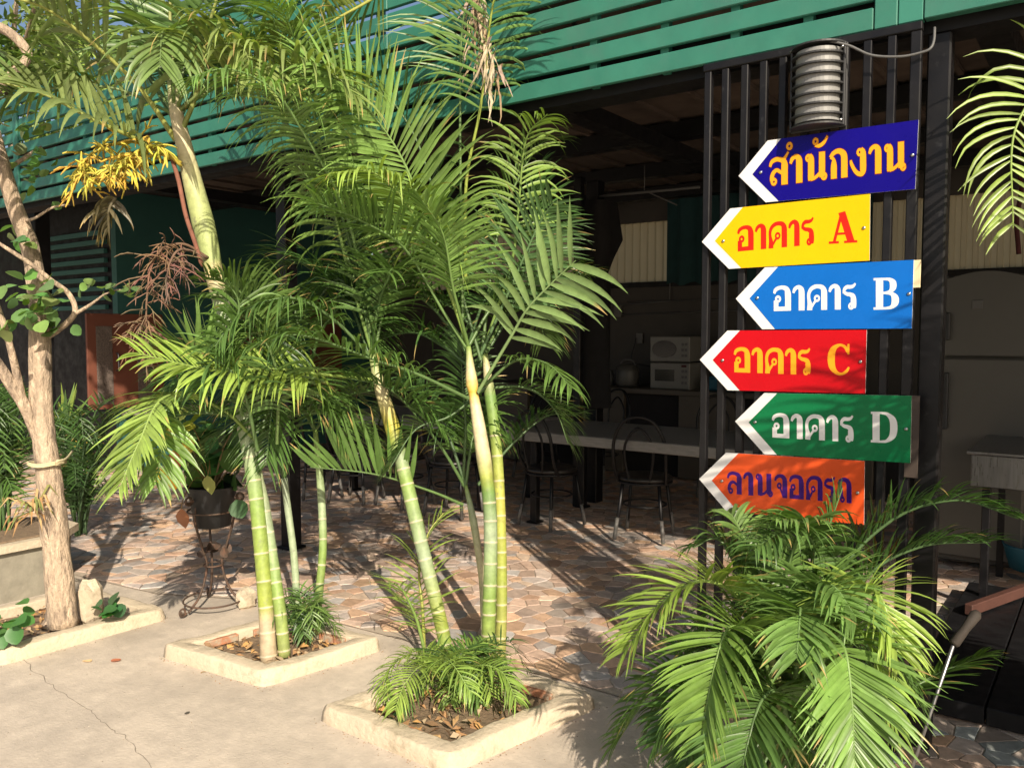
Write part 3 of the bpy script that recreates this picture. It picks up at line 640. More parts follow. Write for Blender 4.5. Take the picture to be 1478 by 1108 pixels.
sign('navy blue arrow sign with yellow Thai word, topmost under the lamp', [(1108,203),(1326,173),(1321,273),(1105,292)], (1066,254), M['sign_navy'], M['let_gold'],
     [(['so','nikhahit','aa','no','hanakat','ko','ngo','aa','no'], (1111,269), (1308,246), (41,43))], M['let_edge'], [(1098,249),(1317,224)])
sign('yellow arrow sign with red Thai lettering and the letter A', [(1054,301),(1256,280),(1255,376),(1052,388)], (1013,349), M['sign_yellow'], M['let_red'],
     [(ARK, (1065,363), (1175,353), (36,39)), (['A'], (1198,352), (1236,350), (33,33))], None, [(1044,348),(1247,329)])
sign('bright blue arrow sign with white Thai lettering and the letter B', [(1104,386),(1319,375),(1316,474),(1100,475)], (1062,431), M['sign_blue'], M['sign_white'],
     [(ARK, (1117,449), (1236,446), (36,37)), (['B'], (1261,447), (1298,446), (34,34))], None, [(1093,430),(1312,424)])
sign('red arrow sign with yellow Thai lettering and the letter C', [(1050,477),(1251,476),(1249,568),(1050,563)], (1010,519), M['sign_red'], M['let_gold'],
     [(ARK, (1060,537), (1170,541), (36,38)), (['C'], (1193,541), (1229,542), (34,34))], None, [(1043,520),(1242,522)])
sign('dark green arrow sign with white Thai lettering and the letter D', [(1103,567),(1316,571),(1314,668),(1103,655)], (1061,608), M['sign_green'], M['sign_white'],
     [(ARK, (1115,631), (1232,638), (35,38)), (['D'], (1257,638), (1297,640), (33,34))], None, [(1090,609),(1308,619)])
sign('orange arrow sign with purple Thai word, lowest and partly behind palm leaves', [(1048,653),(1248,665),(1247,757),(1048,737)], (1009,691), M['sign_orange'], M['let_navy'],
     [(['lo','aa','no','jo','o_ang','do','ro','tho'], (1050,712), (1230,726), (33,36))], None, [(1042,694),(1238,711)])
# ================================================================== PLANTERS
def planter(label, cor, z, rim=.078, soil=.012, seed=1, bricks=4):
    r = random.Random(seed); C = [G(*p, z) if isinstance(p, tuple) else p for p in cor]
    if C[3] is None: C[3] = C[0]+C[2]-C[1]
    if C[0] is None: C[0] = C[1]+C[3]-C[2]
    cen = sum(C, Vector())/4; t = thing('planter', label, 'planter', (cen.x, cen.y, 0), 'low cream plastered planters in the paving')
    mb = MB(); n = 26
    def inset(i):
        a = C[i]; p = (C[i-1]-a).normalized(); q = (C[(i+1)%4]-a).normalized(); return a + (p+q)*rim
    I = [inset(i) for i in range(4)]
    def jit(p, s): return p + Vector((noise.noise(p*7+Vector((seed,0,0)))*s, noise.noise(p*7+Vector((0,seed,5)))*s, noise.noise(p*9)*s*.8))
    rings = []
    for i in range(4):
        for k in range(n):
            u = k/n; o = C[i].lerp(C[(i+1)%4], u); q = I[i].lerp(I[(i+1)%4], u); out = (o-q); out.z = 0
            rd = max(0, 1-min(u,1-u)*14); o = o - (o-cen).normalized()*rd*.010
            oz = Vector((o.x,o.y,0)); od = (o-q).normalized()
            # profile: foot outside, bulge, rounded top, inner lip, inner foot
            P = [oz+od*.012, oz+od*.006+Vector((0,0,z*.6)), o+Vector((0,0,-.009)), o-od*.004+Vector((0,0,-.002)), o-od*.011, q+od*.009, q+od*.002+Vector((0,0,-.003)), q+Vector((0,0,-.012)), Vector((q.x,q.y,.004))]
            rings.append([jit(p, .011)+Vector((noise.noise(p*31)*.004,noise.noise(p*33+Vector((4,0,0)))*.004,noise.noise(p*29)*.004)) if j not in (0,8) else p for j, p in enumerate(P)])
    N = len(rings); vs = [p for g in rings for p in g]; m = 9
    fs = [(i*m+j, ((i+1)%N)*m+j, ((i+1)%N)*m+j+1, i*m+j+1) for i in range(N) for j in range(m-1)]
    mb.add(vs, fs, smooth=True); mb.build('kerb', M['kerb'], t)
    # soil
    mb = MB(); K = 14; vs = []
    for a in range(K+1):
        for b in range(K+1):
            u, v = a/K, b/K; p = (I[0]*(1-u)+I[1]*u)*(1-v) + (I[3]*(1-u)+I[2]*u)*v
            vs.append((p.x, p.y, soil + .012*noise.noise(Vector((p.x*9,p.y*9,seed)))+.008*noise.noise(Vector((p.x*25,p.y*25,seed)))))
    mb.add(vs, [(a*(K+1)+b,(a+1)*(K+1)+b,(a+1)*(K+1)+b+1,a*(K+1)+b+1) for a in range(K) for b in range(K)], smooth=True); mb.build('soil', M['soil'], t)
    # bricks showing along the inner faces
    for side in range(4):
        a, b = I[side], I[(side+1)%4]; L = (b-a).length; dirv = (b-a).normalized(); inw = (cen-(a+b)/2); inw.z = 0; inw.normalize()
        x = r.uniform(.03,.1)
        while x < L-.16:
            if r.random() < bricks*.2:
                ln = r.uniform(.08,.16); c = a + dirv*x; ang = math.atan2(dirv.y, dirv.x)
                Mx = Matrix.Translation((c.x+inw.x*.0, c.y+inw.y*.0, 0)) @ Matrix.Rotation(ang, 4, 'Z')
                s = 1 if Vector((-dirv.y,dirv.x,0)).dot(inw) > 0 else -1
                lo, hi = (-.02, .014+r.uniform(0,.008)) ; ys = sorted((s*lo, s*hi))
                mb = MB(); mb.bbox((0,ys[0],z-.045),(ln,ys[1],z-.008-r.uniform(0,.008)), .004, M=Mx); mb.build('brick', M['brick'], t)
                x += ln
            x += r.uniform(.05,.2)
    # dry leaves and chips lying on the soil
    mb = MB()
    for k in range(170):
        u, v = r.uniform(.04,.96), r.uniform(.04,.96); p = (I[0]*(1-u)+I[1]*u)*(1-v) + (I[3]*(1-u)+I[2]*u)*v; p = Vector((p.x,p.y,soil+r.uniform(.006,.035)))
        d = Vector((r.gauss(0,1),r.gauss(0,1),r.gauss(0,.35))).normalized(); e = d.cross(Vector((r.gauss(0,.4),r.gauss(0,.4),1))).normalized(); s = r.uniform(.01,.034); wd = s*r.uniform(.25,.7)
        c = r.choice([(.42,.26,.12),(.34,.19,.09),(.5,.36,.2),(.25,.15,.08),(.45,.34,.22),(.5,.28,.1)])
        nn = d.cross(e)*s*r.uniform(.1,.5); mb.add([p-d*s+nn, p+e*wd, p+d*s+nn, p-e*wd], [(0,1,3),(1,2,3)], c)
    mb.build('leaf_litter', M['dry'], t, kind='stuff')
    return t, C, I
pl1, C1, I1 = planter('square cream planter nearest the camera, holding the ringed palm stems and a low leafy clump', [(464,1016),(648,1089),(858,999),None], .065, seed=3, bricks=4)
pl2, C2, I2 = planter('square cream planter in the middle with four palm stems and a small dark tuft', [(236,928),(380,969),(548,919),None], .065, seed=5, bricks=4)
pl3, C3, I3 = planter('cream planter at the left edge round the bare tree trunk', [None,(2,939),(238,876),(122,845)], .065, seed=8, bricks=3)
# ================================================================== PALMS
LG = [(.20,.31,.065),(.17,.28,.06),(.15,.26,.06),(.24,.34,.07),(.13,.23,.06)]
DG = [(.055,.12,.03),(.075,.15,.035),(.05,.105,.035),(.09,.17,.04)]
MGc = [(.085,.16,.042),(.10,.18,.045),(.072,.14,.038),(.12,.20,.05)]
def frond(parent, pts, rnd, n=44, L=.30, wd=.022, pal=MGc, droop=.55, vee=25, face=None, r0=.009, start=.18, twist=0, a0=74, a1=38, miss=.03, rc=None, dryt=.13, side=(1,1), Lt=.45, name='frond'):
    L *= 1.12; wd *= .62; droop *= 1.35
    P = catmull(pts, 10); N = len(P)
    cum = [0]
    for a, b in zip(P, P[1:]): cum.append(cum[-1]+(b-a).length)
    tot = cum[-1]
    def at(u):
        s = u*tot
        for i in range(N-1):
            if cum[i+1] >= s or i == N-2:
                k = (s-cum[i])/max(1e-6, cum[i+1]-cum[i]); return P[i].lerp(P[i+1], k), (P[min(i+2,N-1)]-P[max(i-1,0)]).normalized()
    bend = (P[0]+P[-1])/2 - P[N//2]
    mb = MB(); tone = rnd.choice(pal); rc = rc or tuple(q*1.15+.03 for q in tone)
    mb.tube(P, [r0*(1-.78*i/(N-1)) for i in range(N)], 6, rc, cap=False)
    L0 = L
    for s, sk in ((1,side[0]),(-1,side[1])):
        L = L0*sk
        if not sk: continue
        for k in range(n):
            u = start + (1-start)*(k+.5*rnd.random())/n
            if u > .995: u = .995
            if rnd.random() < miss: continue
            p, T = at(u)
            fv = face if face else (Vector((0,0,1)) - (bend.normalized()*.8 if bend.length > 1e-4 else Vector()))
            Nn = fv - T*fv.dot(T)
            if Nn.length < 1e-3: Nn = T.orthogonal()
            Nn.normalize()
            if twist: Nn = Matrix.Rotation(twist*u, 3, T) @ Nn
            Sd = T.cross(Nn)*s; v = (u-start)/(1-start)
            a = math.radians(a0+(a1-a0)*v + rnd.uniform(-7,7)); ve = math.radians(vee+rnd.uniform(-10,10))
            d = (T*math.cos(a) + (Sd*math.cos(ve)+Nn*math.sin(ve))*math.sin(a)).normalized()
            prof = (.55+.45*math.sin(math.pi*min(1,v*1.6+.12)/1.0) if v < .35 else 1-(1-Lt)*((v-.35)/.65)**1.6)
            ln = L*prof*rnd.uniform(.86,1.1); ww = wd*(.75+.25*prof)*rnd.uniform(.8,1.15)
            wv = d.cross(Nn).normalized(); nl = wv.cross(d).normalized()
            dr = droop*rnd.uniform(.6,1.5)
            if rnd.random() < .05: dr *= 2.2
            seg = 7; kink = rnd.choice((3,4,5)) if rnd.random() < .14 else -1; q = p.copy(); vs = []; cs = []; br = rnd.uniform(.62,1.28); tip = rnd.random() < dryt
            for i in range(seg+1):
                f = i/seg; wf = ww*.5*(.35+.65*min(1,f*5))*(1 if f < .45 else max(.04, (1-((f-.45)/.55)**1.25)))
                wv2 = (wv - d*wv.dot(d)).normalized(); n2 = wv2.cross(d)
                vs += [q+wv2*wf+n2*wf*.35, q, q-wv2*wf+n2*wf*.35]
                c = tuple(x*br*(1+.15*f) for x in tone)
                if tip and f > .8: c = (.42*br,.30*br,.12*br)
                cs += [c, tuple(x*1.12 for x in c), c]
                d = (d + Vector((0,0,-1))*dr*(.12+1.35*f+(2.5 if i == kink else 0))/seg).normalized(); q = q + d*ln/seg
            mb.add(vs, [(3*i+j,3*i+j+1,3*i+j+4,3*i+j+3) for i in range(seg) for j in range(2)], cs, smooth=True)
    return mb.build(name, M['leaf'], parent)
def DP(*pp): return [D(*p) for p in pp]
def stem(parent, pts, rad, cols, ring=.075, seed=1, name='stem', crown=None):
    """cols: colour stops (u, rgb); ringed below u=crown"""
    P = catmull(pts, 14); cum = [0]
    for a, b in zip(P, P[1:]): cum.append(cum[-1]+(b-a).length)
    tot = cum[-1]; r = random.Random(seed); K = int(tot/.012)+2; pp = []; rr = []; cc = []; crown = 1 if crown is None else crown
    rings = []; s = .03
    while s < tot*crown: rings.append(s); s += ring*r.uniform(.75,1.2)*(1+.5*s/tot)
    def lin(st, u):
        for (a, x), (b, y) in zip(st, st[1:]):
            if u <= b:
                k = max(0,(u-a)/(b-a))
                return tuple(p+(q-p)*k for p, q in zip(x, y)) if isinstance(x, tuple) else x+(y-x)*k
        return st[-1][1]
    ss = sorted(set([tot*k/(K//3) for k in range(K//3+1)] + [x+o for x in rings for o in (-.007,-.0035,0,.0035,.007)]))
    for s in ss:
        if s < 0 or s > tot: continue
        i = max(j for j in range(len(cum)) if cum[j] <= s+1e-9); i = min(i, len(P)-2); k = (s-cum[i])/max(1e-6,cum[i+1]-cum[i])
        pp.append(P[i].lerp(P[i+1], k)); u = s/tot; base = lin(cols, u); rd = lin(rad, u)*.84
        dm = min([abs(s-x) for x in rings] or [1])
        if dm < .002: base = (.55,.48,.34); rd *= 1.055
        elif dm < .005: base = tuple(b*.6+q*.4 for b, q in zip(base, (.55,.48,.34))); rd *= 1.03
        rr.append(rd); cc.append(base)
    mb = MB(); mb.tube(pp, rr, 14, cc, cap=True); return mb.build(name, M['stem'], parent)
RG = (.20,.30,.07); YG = (.28,.33,.06); CRM = (.56,.49,.30); WG = (.29,.36,.22); GR = (.13,.23,.055); YEL = (.46,.41,.06); OLD = (.42,.33,.22)
# ------------------------------------------------ palm 1 (front planter)
b = G(690, 948, .02); pa = thing('areca_palm', 'clump of areca palm with thick ringed stems in the front square planter', 'palm', b)
r1 = random.Random(21)
stem(pa, DP((645,938,3.72),(632,880,3.73),(607,780,3.76),(588,700,3.8),(570,630,3.84),(545,545,3.9),(536,505,3.92)), [(0,.036),(.5,.037),(.62,.036),(.68,.045),(.85,.037),(1,.018)], [(0,RG),(.1,YG),(.3,WG),(.55,RG),(.63,WG),(.66,RG),(.74,YEL),(.85,CRM),(1,RG)], seed=1, crown=.64)
stem(pa, DP((704,955,3.66),(706,880,3.67),(708,800,3.69),(706,720,3.72),(692,620,3.75),(682,560,3.78),(676,500,3.8)), [(0,.037),(.5,.036),(.57,.036),(.63,.041),(.75,.035),(.85,.026),(.88,.036),(.93,.024),(1,.013)], [(0,(.26,.32,.07)),(.2,RG),(.4,WG),(.53,GR),(.57,YG),(.66,CRM),(.8,CRM),(.85,(.6,.38,.05)),(.92,CRM),(1,RG)], seed=2, crown=.55)
stem(pa, DP((722,950,3.78),(724,860,3.8),(722,740,3.84),(716,640,3.88),(706,560,3.92),(700,510,3.95)), [(0,.031),(.5,.03),(.7,.032),(.85,.034),(1,.015)], [(0,(.34,.33,.10)),(.25,YG),(.5,(.40,.40,.08)),(.75,RG),(.85,GR),(.95,CRM),(1,RG)], seed=3, crown=.74)
stem(pa, DP((700,955,3.95),(697,850,3.97),(688,780,3.98),(680,735,4.0),(672,700,4.0)), [(0,.022),(.5,.02),(.8,.022),(1,.01)], [(0,WG),(.5,CRM),(.9,WG),(1,RG)], seed=4, crown=.3)
MS = [(.17,.28,.07),(.14,.24,.06)]
FR1 = [ #
 (DP((540,520,3.92),(500,380,3.85),(470,240,3.75),(440,110,3.65),(415,30,3.5),(395,0,3.35)), dict(n=50,L=.33,wd=.024,pal=LG,droop=1.3,vee=10,start=.3)),
 (DP((676,500,3.8),(640,400,3.7),(590,300,3.55),(540,250,3.4),(480,250,3.25)), dict(n=44,L=.30,wd=.022,pal=LG,droop=1.2,vee=5,start=.3)),
 (DP((540,520,3.92),(480,460,3.8),(420,430,3.65),(350,450,3.5),(310,500,3.4)), dict(n=44,L=.28,wd=.02,pal=MGc,droop=1.2,vee=5,start=.25)),
 (DP((690,520,3.9),(735,420,3.8),(775,330,3.7),(800,290,3.6)), dict(n=26,L=.28,wd=.026,pal=[(.10,.19,.07),(.12,.21,.08)],droop=.3,vee=10,start=.35,face=-FW)),
 # (points, kwargs)
 (DP((676,575,3.75),(603,540,3.6),(545,521,3.5),(437,484,3.3),(372,498,3.2)), dict(n=46,L=.30,pal=MGc,droop=.7,vee=10,start=.3)),
 (DP((540,548,3.9),(470,541,3.7),(400,532,3.55),(305,533,3.4),(196,509,3.25)), dict(n=40,L=.26,pal=LG,droop=.5,vee=12,start=.28,wd=.026)),
 (DP((672,500,3.8),(640,450,3.75),(585,360,3.65),(520,318,3.5),(455,292,3.35)), dict(n=46,L=.33,pal=LG,droop=.6,vee=25,start=.3)),
 (DP((664,450,3.85),(633,375,3.8),(590,250,3.7),(545,175,3.62),(485,108,3.5),(440,90,3.42)), dict(n=46,L=.38,wd=.030,pal=[(.17,.28,.07),(.19,.30,.08)],droop=.42,vee=20,start=.22,face=-FW*.8+UP*.6,a0=66,a1=40)),
 (DP((668,500,3.85),(667,375,3.86),(664,170,3.86),(668,34,3.84),(690,-50,3.7),(730,-110,3.5)), dict(n=40,L=.34,pal=MGc,droop=.7,vee=20,start=.62)),
 (DP((672,400,3.8),(673,264,3.74),(694,152,3.66),(713,0,3.55),(745,-60,3.4),(800,-80,3.2)), dict(n=34,L=.33,pal=LG,droop=1.0,vee=10,start=.45,rc=(.35,.42,.09))),
 (DP((700,500,3.9),(738,380,3.8),(748,305,3.75),(759,203,3.65),(790,165,3.5)), dict(n=26,L=.24,pal=LG,droop=1.15,vee=10,start=.45)),
 (DP((690,566,3.75),(738,485,3.68),(762,445,3.62),(795,410,3.57),(831,376,3.5)), dict(n=11,L=.28,wd=.050,pal=[(.15,.23,.08),(.17,.26,.09)],droop=.62,vee=4,start=.38,miss=0,Lt=.95,a0=62,a1=50,face=-FW+UP*.3,dryt=.05)),
 (DP((700,555,3.9),(745,520,3.85),(790,525,3.75),(825,560,3.6)), dict(n=24,L=.22,pal=MGc,droop=.9,vee=0,start=.3)),
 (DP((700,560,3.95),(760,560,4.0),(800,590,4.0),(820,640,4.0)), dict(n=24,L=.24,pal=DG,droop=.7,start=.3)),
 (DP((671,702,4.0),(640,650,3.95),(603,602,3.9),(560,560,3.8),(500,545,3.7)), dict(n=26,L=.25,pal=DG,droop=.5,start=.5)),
 (DP((668,728,3.98),(620,708,3.9),(540,684,3.8),(448,674,3.7)), dict(n=20,L=.30,wd=.036,pal=[(.08,.15,.045),(.10,.18,.045)],droop=.05,vee=12,start=.38,miss=0,side=(1,0),face=-FW)),
 (DP((694,520,3.85),(640,330,3.9),(600,200,3.9),(540,120,3.85),(470,90,3.75)), dict(n=46,L=.34,pal=MGc,droop=.7,start=.35)),
 (DP((694,520,3.9),(720,330,4.0),(770,220,4.0),(800,200,3.9)), dict(n=36,L=.28,pal=MGc,droop=.8,start=.4)),
 (DP((680,520,3.9),(620,440,4.0),(540,400,4.05),(450,430,4.05)), dict(n=44,L=.30,pal=MGc,droop=.7,start=.3)),
 (DP((690,530,3.95),(740,440,4.05),(770,330,4.05),(765,250,4.0)), dict(n=40,L=.30,pal=DG,droop=.5,start=.35)),
 (DP((688,540,3.9),(640,500,3.95),(590,480,4.0),(520,500,4.05)), dict(n=40,L=.28,pal=DG,droop=.7,start=.3)),
 (DP((676,500,3.8),(655,420,3.6),(640,340,3.45),(610,290,3.3)), dict(n=40,L=.26,pal=LG,droop=.5,start=.4)),
 (DP((540,520,3.92),(520,400,3.9),(480,300,3.8),(430,240,3.7)), dict(n=44,L=.3,pal=MGc,droop=.7,start=.3)),
 (DP((538,520,3.92),(560,430,3.95),(600,380,3.9),(650,370,3.85)), dict(n=40,L=.28,pal=MGc,droop=.7,start=.3)),
 (DP((536,520,3.92),(500,430,4.0),(440,380,4.1),(380,400,4.2)), dict(n=44,L=.3,pal=DG,droop=.7,start=.3)),
 (DP((700,560,3.9),(650,600,3.85),(600,620,3.8),(560,680,3.7)), dict(n=36,L=.22,pal=DG,droop=.6,start=.2)),
 (DP((668,700,4.0),(672,620,4.0),(668,560,3.98),(664,480,3.9)), dict(n=26,L=.2,pal=MGc,droop=.6,start=.5)),
 (DP((690,700,4.0),(740,640,4.05),(790,600,4.1),(830,600,4.1)), dict(n=26,L=.24,pal=DG,droop=.6,start=.4)),
 (DP((612,935,3.78),(610,880,3.8),(605,820,3.85),(618,770,3.9),(640,740,3.95)), dict(n=20,L=.27,pal=LG,droop=.35,vee=5,start=.1,wd=.016,rc=(.4,.42,.1))),
 (DP((612,935,3.78),(600,890,3.75),(580,850,3.7),(560,840,3.62)), dict(n=14,L=.2,pal=LG,droop=.5,vee=5,start=.2,wd=.014)),
]
for p, kw in FR1: frond(pa, p, r1, **kw)
# hanging dead frond at the top of palm 1
mb = MB()
for k in range(90):
    u = r1.random(); p = D(682+u*30+r1.gauss(0,6), -20+u*130+r1.gauss(0,12), 3.62+r1.gauss(0,.03)); l = r1.uniform(.10,.26); d = Vector((r1.gauss(0,.25),r1.gauss(0,.25),-1)).normalized(); c = r1.choice([(.40,.31,.19),(.46,.38,.26),(.30,.21,.13),(.34,.25,.2),(.26,.22,.11),(.5,.44,.34)]); wv = Vector((r1.gauss(0,1),r1.gauss(0,1),0)).normalized()*r1.uniform(.003,.009); vs = []; q = p
    for i in range(6):
        f = 1-.85*(i/5)**2; vs += [q-wv*f, q+wv*f]; d = (d+Vector((r1.gauss(0,.22),r1.gauss(0,.22),-.1))).normalized(); q = q+d*l/5; wv = (Matrix.Rotation(r1.gauss(0,.5),3,d) @ wv)
    mb.add(vs, [(2*i,2*i+1,2*i+3,2*i+2) for i in range(5)], c)
mb.build('dead_frond', M['dry'], pa)
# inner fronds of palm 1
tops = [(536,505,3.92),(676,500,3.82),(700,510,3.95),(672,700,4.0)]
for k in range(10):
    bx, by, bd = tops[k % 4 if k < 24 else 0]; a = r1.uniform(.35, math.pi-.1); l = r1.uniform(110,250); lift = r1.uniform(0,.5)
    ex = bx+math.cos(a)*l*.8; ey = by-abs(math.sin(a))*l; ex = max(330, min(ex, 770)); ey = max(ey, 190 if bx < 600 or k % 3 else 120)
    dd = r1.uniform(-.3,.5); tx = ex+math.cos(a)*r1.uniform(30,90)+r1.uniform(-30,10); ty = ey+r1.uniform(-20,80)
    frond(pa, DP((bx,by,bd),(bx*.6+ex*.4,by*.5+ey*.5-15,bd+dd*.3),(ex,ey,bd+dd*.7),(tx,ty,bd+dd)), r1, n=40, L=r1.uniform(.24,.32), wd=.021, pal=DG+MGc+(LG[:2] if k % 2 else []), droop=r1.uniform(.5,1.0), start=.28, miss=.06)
# low clump at the foot of palm 1
tc = thing('palm_seedlings', 'low bright clump of young palm leaves at the foot of the ringed stems', 'plant', G(650, 1000, .02))
cb = G(660, 1000, .02)
for k in range(26):
    a = r1.uniform(0, 2*math.pi); l = r1.uniform(.12,.24); hgt = r1.uniform(.07,.19)
    b0 = cb + Vector((r1.uniform(-.07,.07), r1.uniform(-.07,.07), 0)); e = Vector((math.cos(a),math.sin(a),0))
    frond(tc, [b0, b0+e*l*.35+UP*hgt*.8, b0+e*l*.75+UP*hgt, b0+e*l*1.15+UP*hgt*(.55 if k % 2 else .2)], r1, n=18, L=.12, wd=.013, pal=(LG+MGc) if k%3 else DG, droop=.7, vee=15, start=.2, r0=.003)
for pts in (DP((640,985,3.3),(612,960,3.2),(585,985,3.1),(570,1025,3.03)), DP((660,985,3.3),(690,960,3.2),(725,970,3.15),(745,1010,3.1)), DP((640,985,3.3),(600,945,3.3),(562,965,3.25),(556,1010,3.2)), DP((650,985,3.25),(640,950,3.1),(655,960,2.95),(680,1000,2.9))):
    frond(tc, pts, r1, n=26, L=.13, wd=.014, pal=LG, droop=.8, vee=15, start=.2, r0=.004)
# ------------------------------------------------ palm 2 (middle planter): tall leaning stem and its companions
b = G(400, 948, .02); pb = thing('areca_palm', 'tall leaning areca palm with pale crownshaft and yellow flower sprays in the middle planter', 'palm', b)
r2 = random.Random(33)
stem(pb, DP((388,955,3.72),(384,880,3.74),(376,780,3.78),(366,690,3.82),(345,570,3.86),(322,450,3.9),(312,410,3.9),(300,350,3.9),(280,270,3.88),(262,195,3.86),(252,150,3.85),(246,100,3.85)), [(0,.046),(.08,.04),(.3,.04),(.62,.046),(.66,.05),(.74,.062),(.83,.05),(.92,.038),(1,.02)], [(0,OLD),(.07,OLD),(.09,YG),(.25,RG),(.35,WG),(.6,WG),(.655,(.6,.45,.25)),(.67,(.33,.40,.15)),(.78,(.38,.43,.18)),(.86,CRM),(.92,(.6,.5,.35)),(1,RG)], seed=5, crown=.65, ring=.10)
stem(pb, DP((411,947,3.74),(404,880,3.75),(392,800,3.8),(380,730,3.83),(372,690,3.85),(362,620,3.87)), [(0,.033),(.4,.032),(.7,.036),(1,.018)], [(0,(.26,.30,.1)),(.3,RG),(.55,WG),(.8,(.3,.34,.2)),(1,RG)], seed=6, crown=.7, ring=.07)
stem(pb, DP((430,915,4.0),(428,860,4.02),(424,800,4.05),(415,730,4.08),(410,690,4.1)), [(0,.022),(1,.02)], [(0,WG),(.5,WG),(1,(.3,.36,.25))], seed=7, crown=.4)
stem(pb, DP((455,915,4.0),(460,860,4.02),(466,790,4.05),(464,720,4.08),(460,670,4.1),(455,620,4.1)), [(0,.024),(.7,.023),(1,.014)], [(0,(.2,.24,.08)),(.4,RG),(.6,WG),(1,RG)], seed=8, crown=.6, ring=.1)
CR = (252,170,3.86)
FR2 = [
 (DP((258,235,3.88),(205,205,3.75),(135,173,3.6),(60,135,3.5),(-30,112,3.4)), dict(n=24,L=.42,wd=.048,pal=[(.17,.22,.08),(.2,.25,.08)],droop=1.0,vee=30,start=.25,r0=.013,rc=(.34,.38,.10))),
 (DP((254,203,3.87),(203,129,3.75),(135,64,3.6),(60,10,3.45),(-30,-10,3.3)), dict(n=24,L=.42,wd=.048,pal=[(.17,.22,.08),(.2,.25,.08)],droop=1.2,vee=25,start=.2,r0=.013,rc=(.40,.42,.12))),
 (DP((250,160,3.86),(248,80,3.86),(246,0,3.84),(260,-90,3.7)), dict(n=24,L=.4,wd=.045,pal=MGc,droop=1.1,start=.2,r0=.014,rc=(.40,.42,.16))),
 (DP((262,190,3.85),(285,130,3.8),(301,40,3.7),(330,-40,3.6),(380,-90,3.4)), dict(n=24,L=.4,wd=.045,pal=MGc,droop=1.0,start=.3,r0=.013,rc=(.34,.38,.12))),
 (DP((300,0,4.1),(333,58,4.05),(367,118,4.0),(410,170,3.9)), dict(n=12,L=.3,pal=MGc,droop=.6,start=.7,r0=.011,rc=(.40,.46,.07))),
 (DP((560,-20,4.0),(535,0,3.95),(490,25,3.85),(457,41,3.75),(390,60,3.6)), dict(n=30,L=.32,wd=.028,pal=[(.2,.25,.06)],droop=1.4,start=.05,r0=.01,rc=(.4,.4,.1))),
 (DP((540,480,3.9),(500,310,3.7),(440,195,3.5),(392,128,3.35),(330,100,3.2),(275,112,3.1)), dict(n=52,L=.34,wd=.020,pal=LG,droop=1.1,vee=0,start=.38,a0=80,a1=55)),
 (DP((536,480,3.9),(480,300,3.85),(435,150,3.75),(410,50,3.65),(385,10,3.5)), dict(n=50,L=.34,pal=LG,droop=1.3,vee=20,start=.35)),
 (DP((250,170,3.86),(215,60,3.9),(170,-10,3.95),(110,-40,3.9)), dict(n=34,L=.4,wd=.03,pal=MGc,droop=.9,start=.25)),
 (DP((255,180,3.9),(300,100,4.1),(350,60,4.3),(400,50,4.5)), dict(n=34,L=.36,wd=.03,pal=DG,droop=.9,start=.25)),
 (DP((252,175,3.9),(200,100,4.2),(130,90,4.5),(60,110,4.7)), dict(n=34,L=.4,wd=.03,pal=MGc,droop=.9,start=.25)),
 (DP((372,640,3.85),(320,590,3.7),(240,572,3.45),(200,640,3.3),(172,706,3.22)), dict(n=44,L=.27,wd=.030,pal=[(.22,.32,.08),(.24,.34,.08)],droop=.55,vee=5,start=.38,dryt=.03,side=(1,.62))),
 (DP((365,620,3.87),(320,540,3.8),(280,505,3.7),(240,510,3.6)), dict(n=22,L=.26,wd=.04,pal=[(.13,.24,.06),(.16,.27,.07)],droop=-.2,vee=60,start=.3)),
 (DP((240,590,3.55),(235,640,3.5),(225,700,3.45)), dict(n=16,L=.2,wd=.03,pal=LG,droop=.9,start=.1)),
 (DP((430,560,4.0),(380,480,3.95),(345,420,3.85),(300,400,3.7)), dict(n=40,L=.27,pal=MGc,droop=.8,start=.3)),
 (DP((454,620,4.1),(400,520,4.0),(360,440,3.9),(300,430,3.75)), dict(n=44,L=.28,pal=MGc,droop=.8,start=.25)),
]
for p, kw in FR2: frond(pb, p, r2, **kw)
cen2 = [(362,620,3.87),(410,690,4.1),(455,620,4.1),(372,640,3.9),(440,560,4.1),(500,480,4.1)]
for k in range(17):
    bx, by, bd = r2.choice(cen2); a = r2.uniform(-.1, math.pi+.1); l = r2.uniform(.55,.95)*130
    d1 = r2.uniform(-.35,.6); ex = bx+math.cos(a)*l*1.1; ey = by-abs(math.sin(a))*l-30
    ex = min(max(ex, 235), 600); ey = max(ey, 300 if ex > 300 else 440)
    tx = ex+math.cos(a)*60; ty = ey+r2.uniform(30,90)
    frond(pb, DP((bx,by,bd),((bx*2+ex)/3,(by+ey)/2-20,bd+d1*.4),(ex,ey,bd+d1*.8),(tx,ty,bd+d1)), r2, n=36, L=r2.uniform(.22,.3), wd=.02, pal=DG+MGc[:2], droop=r2.uniform(.5,.9), start=.3, miss=.08)
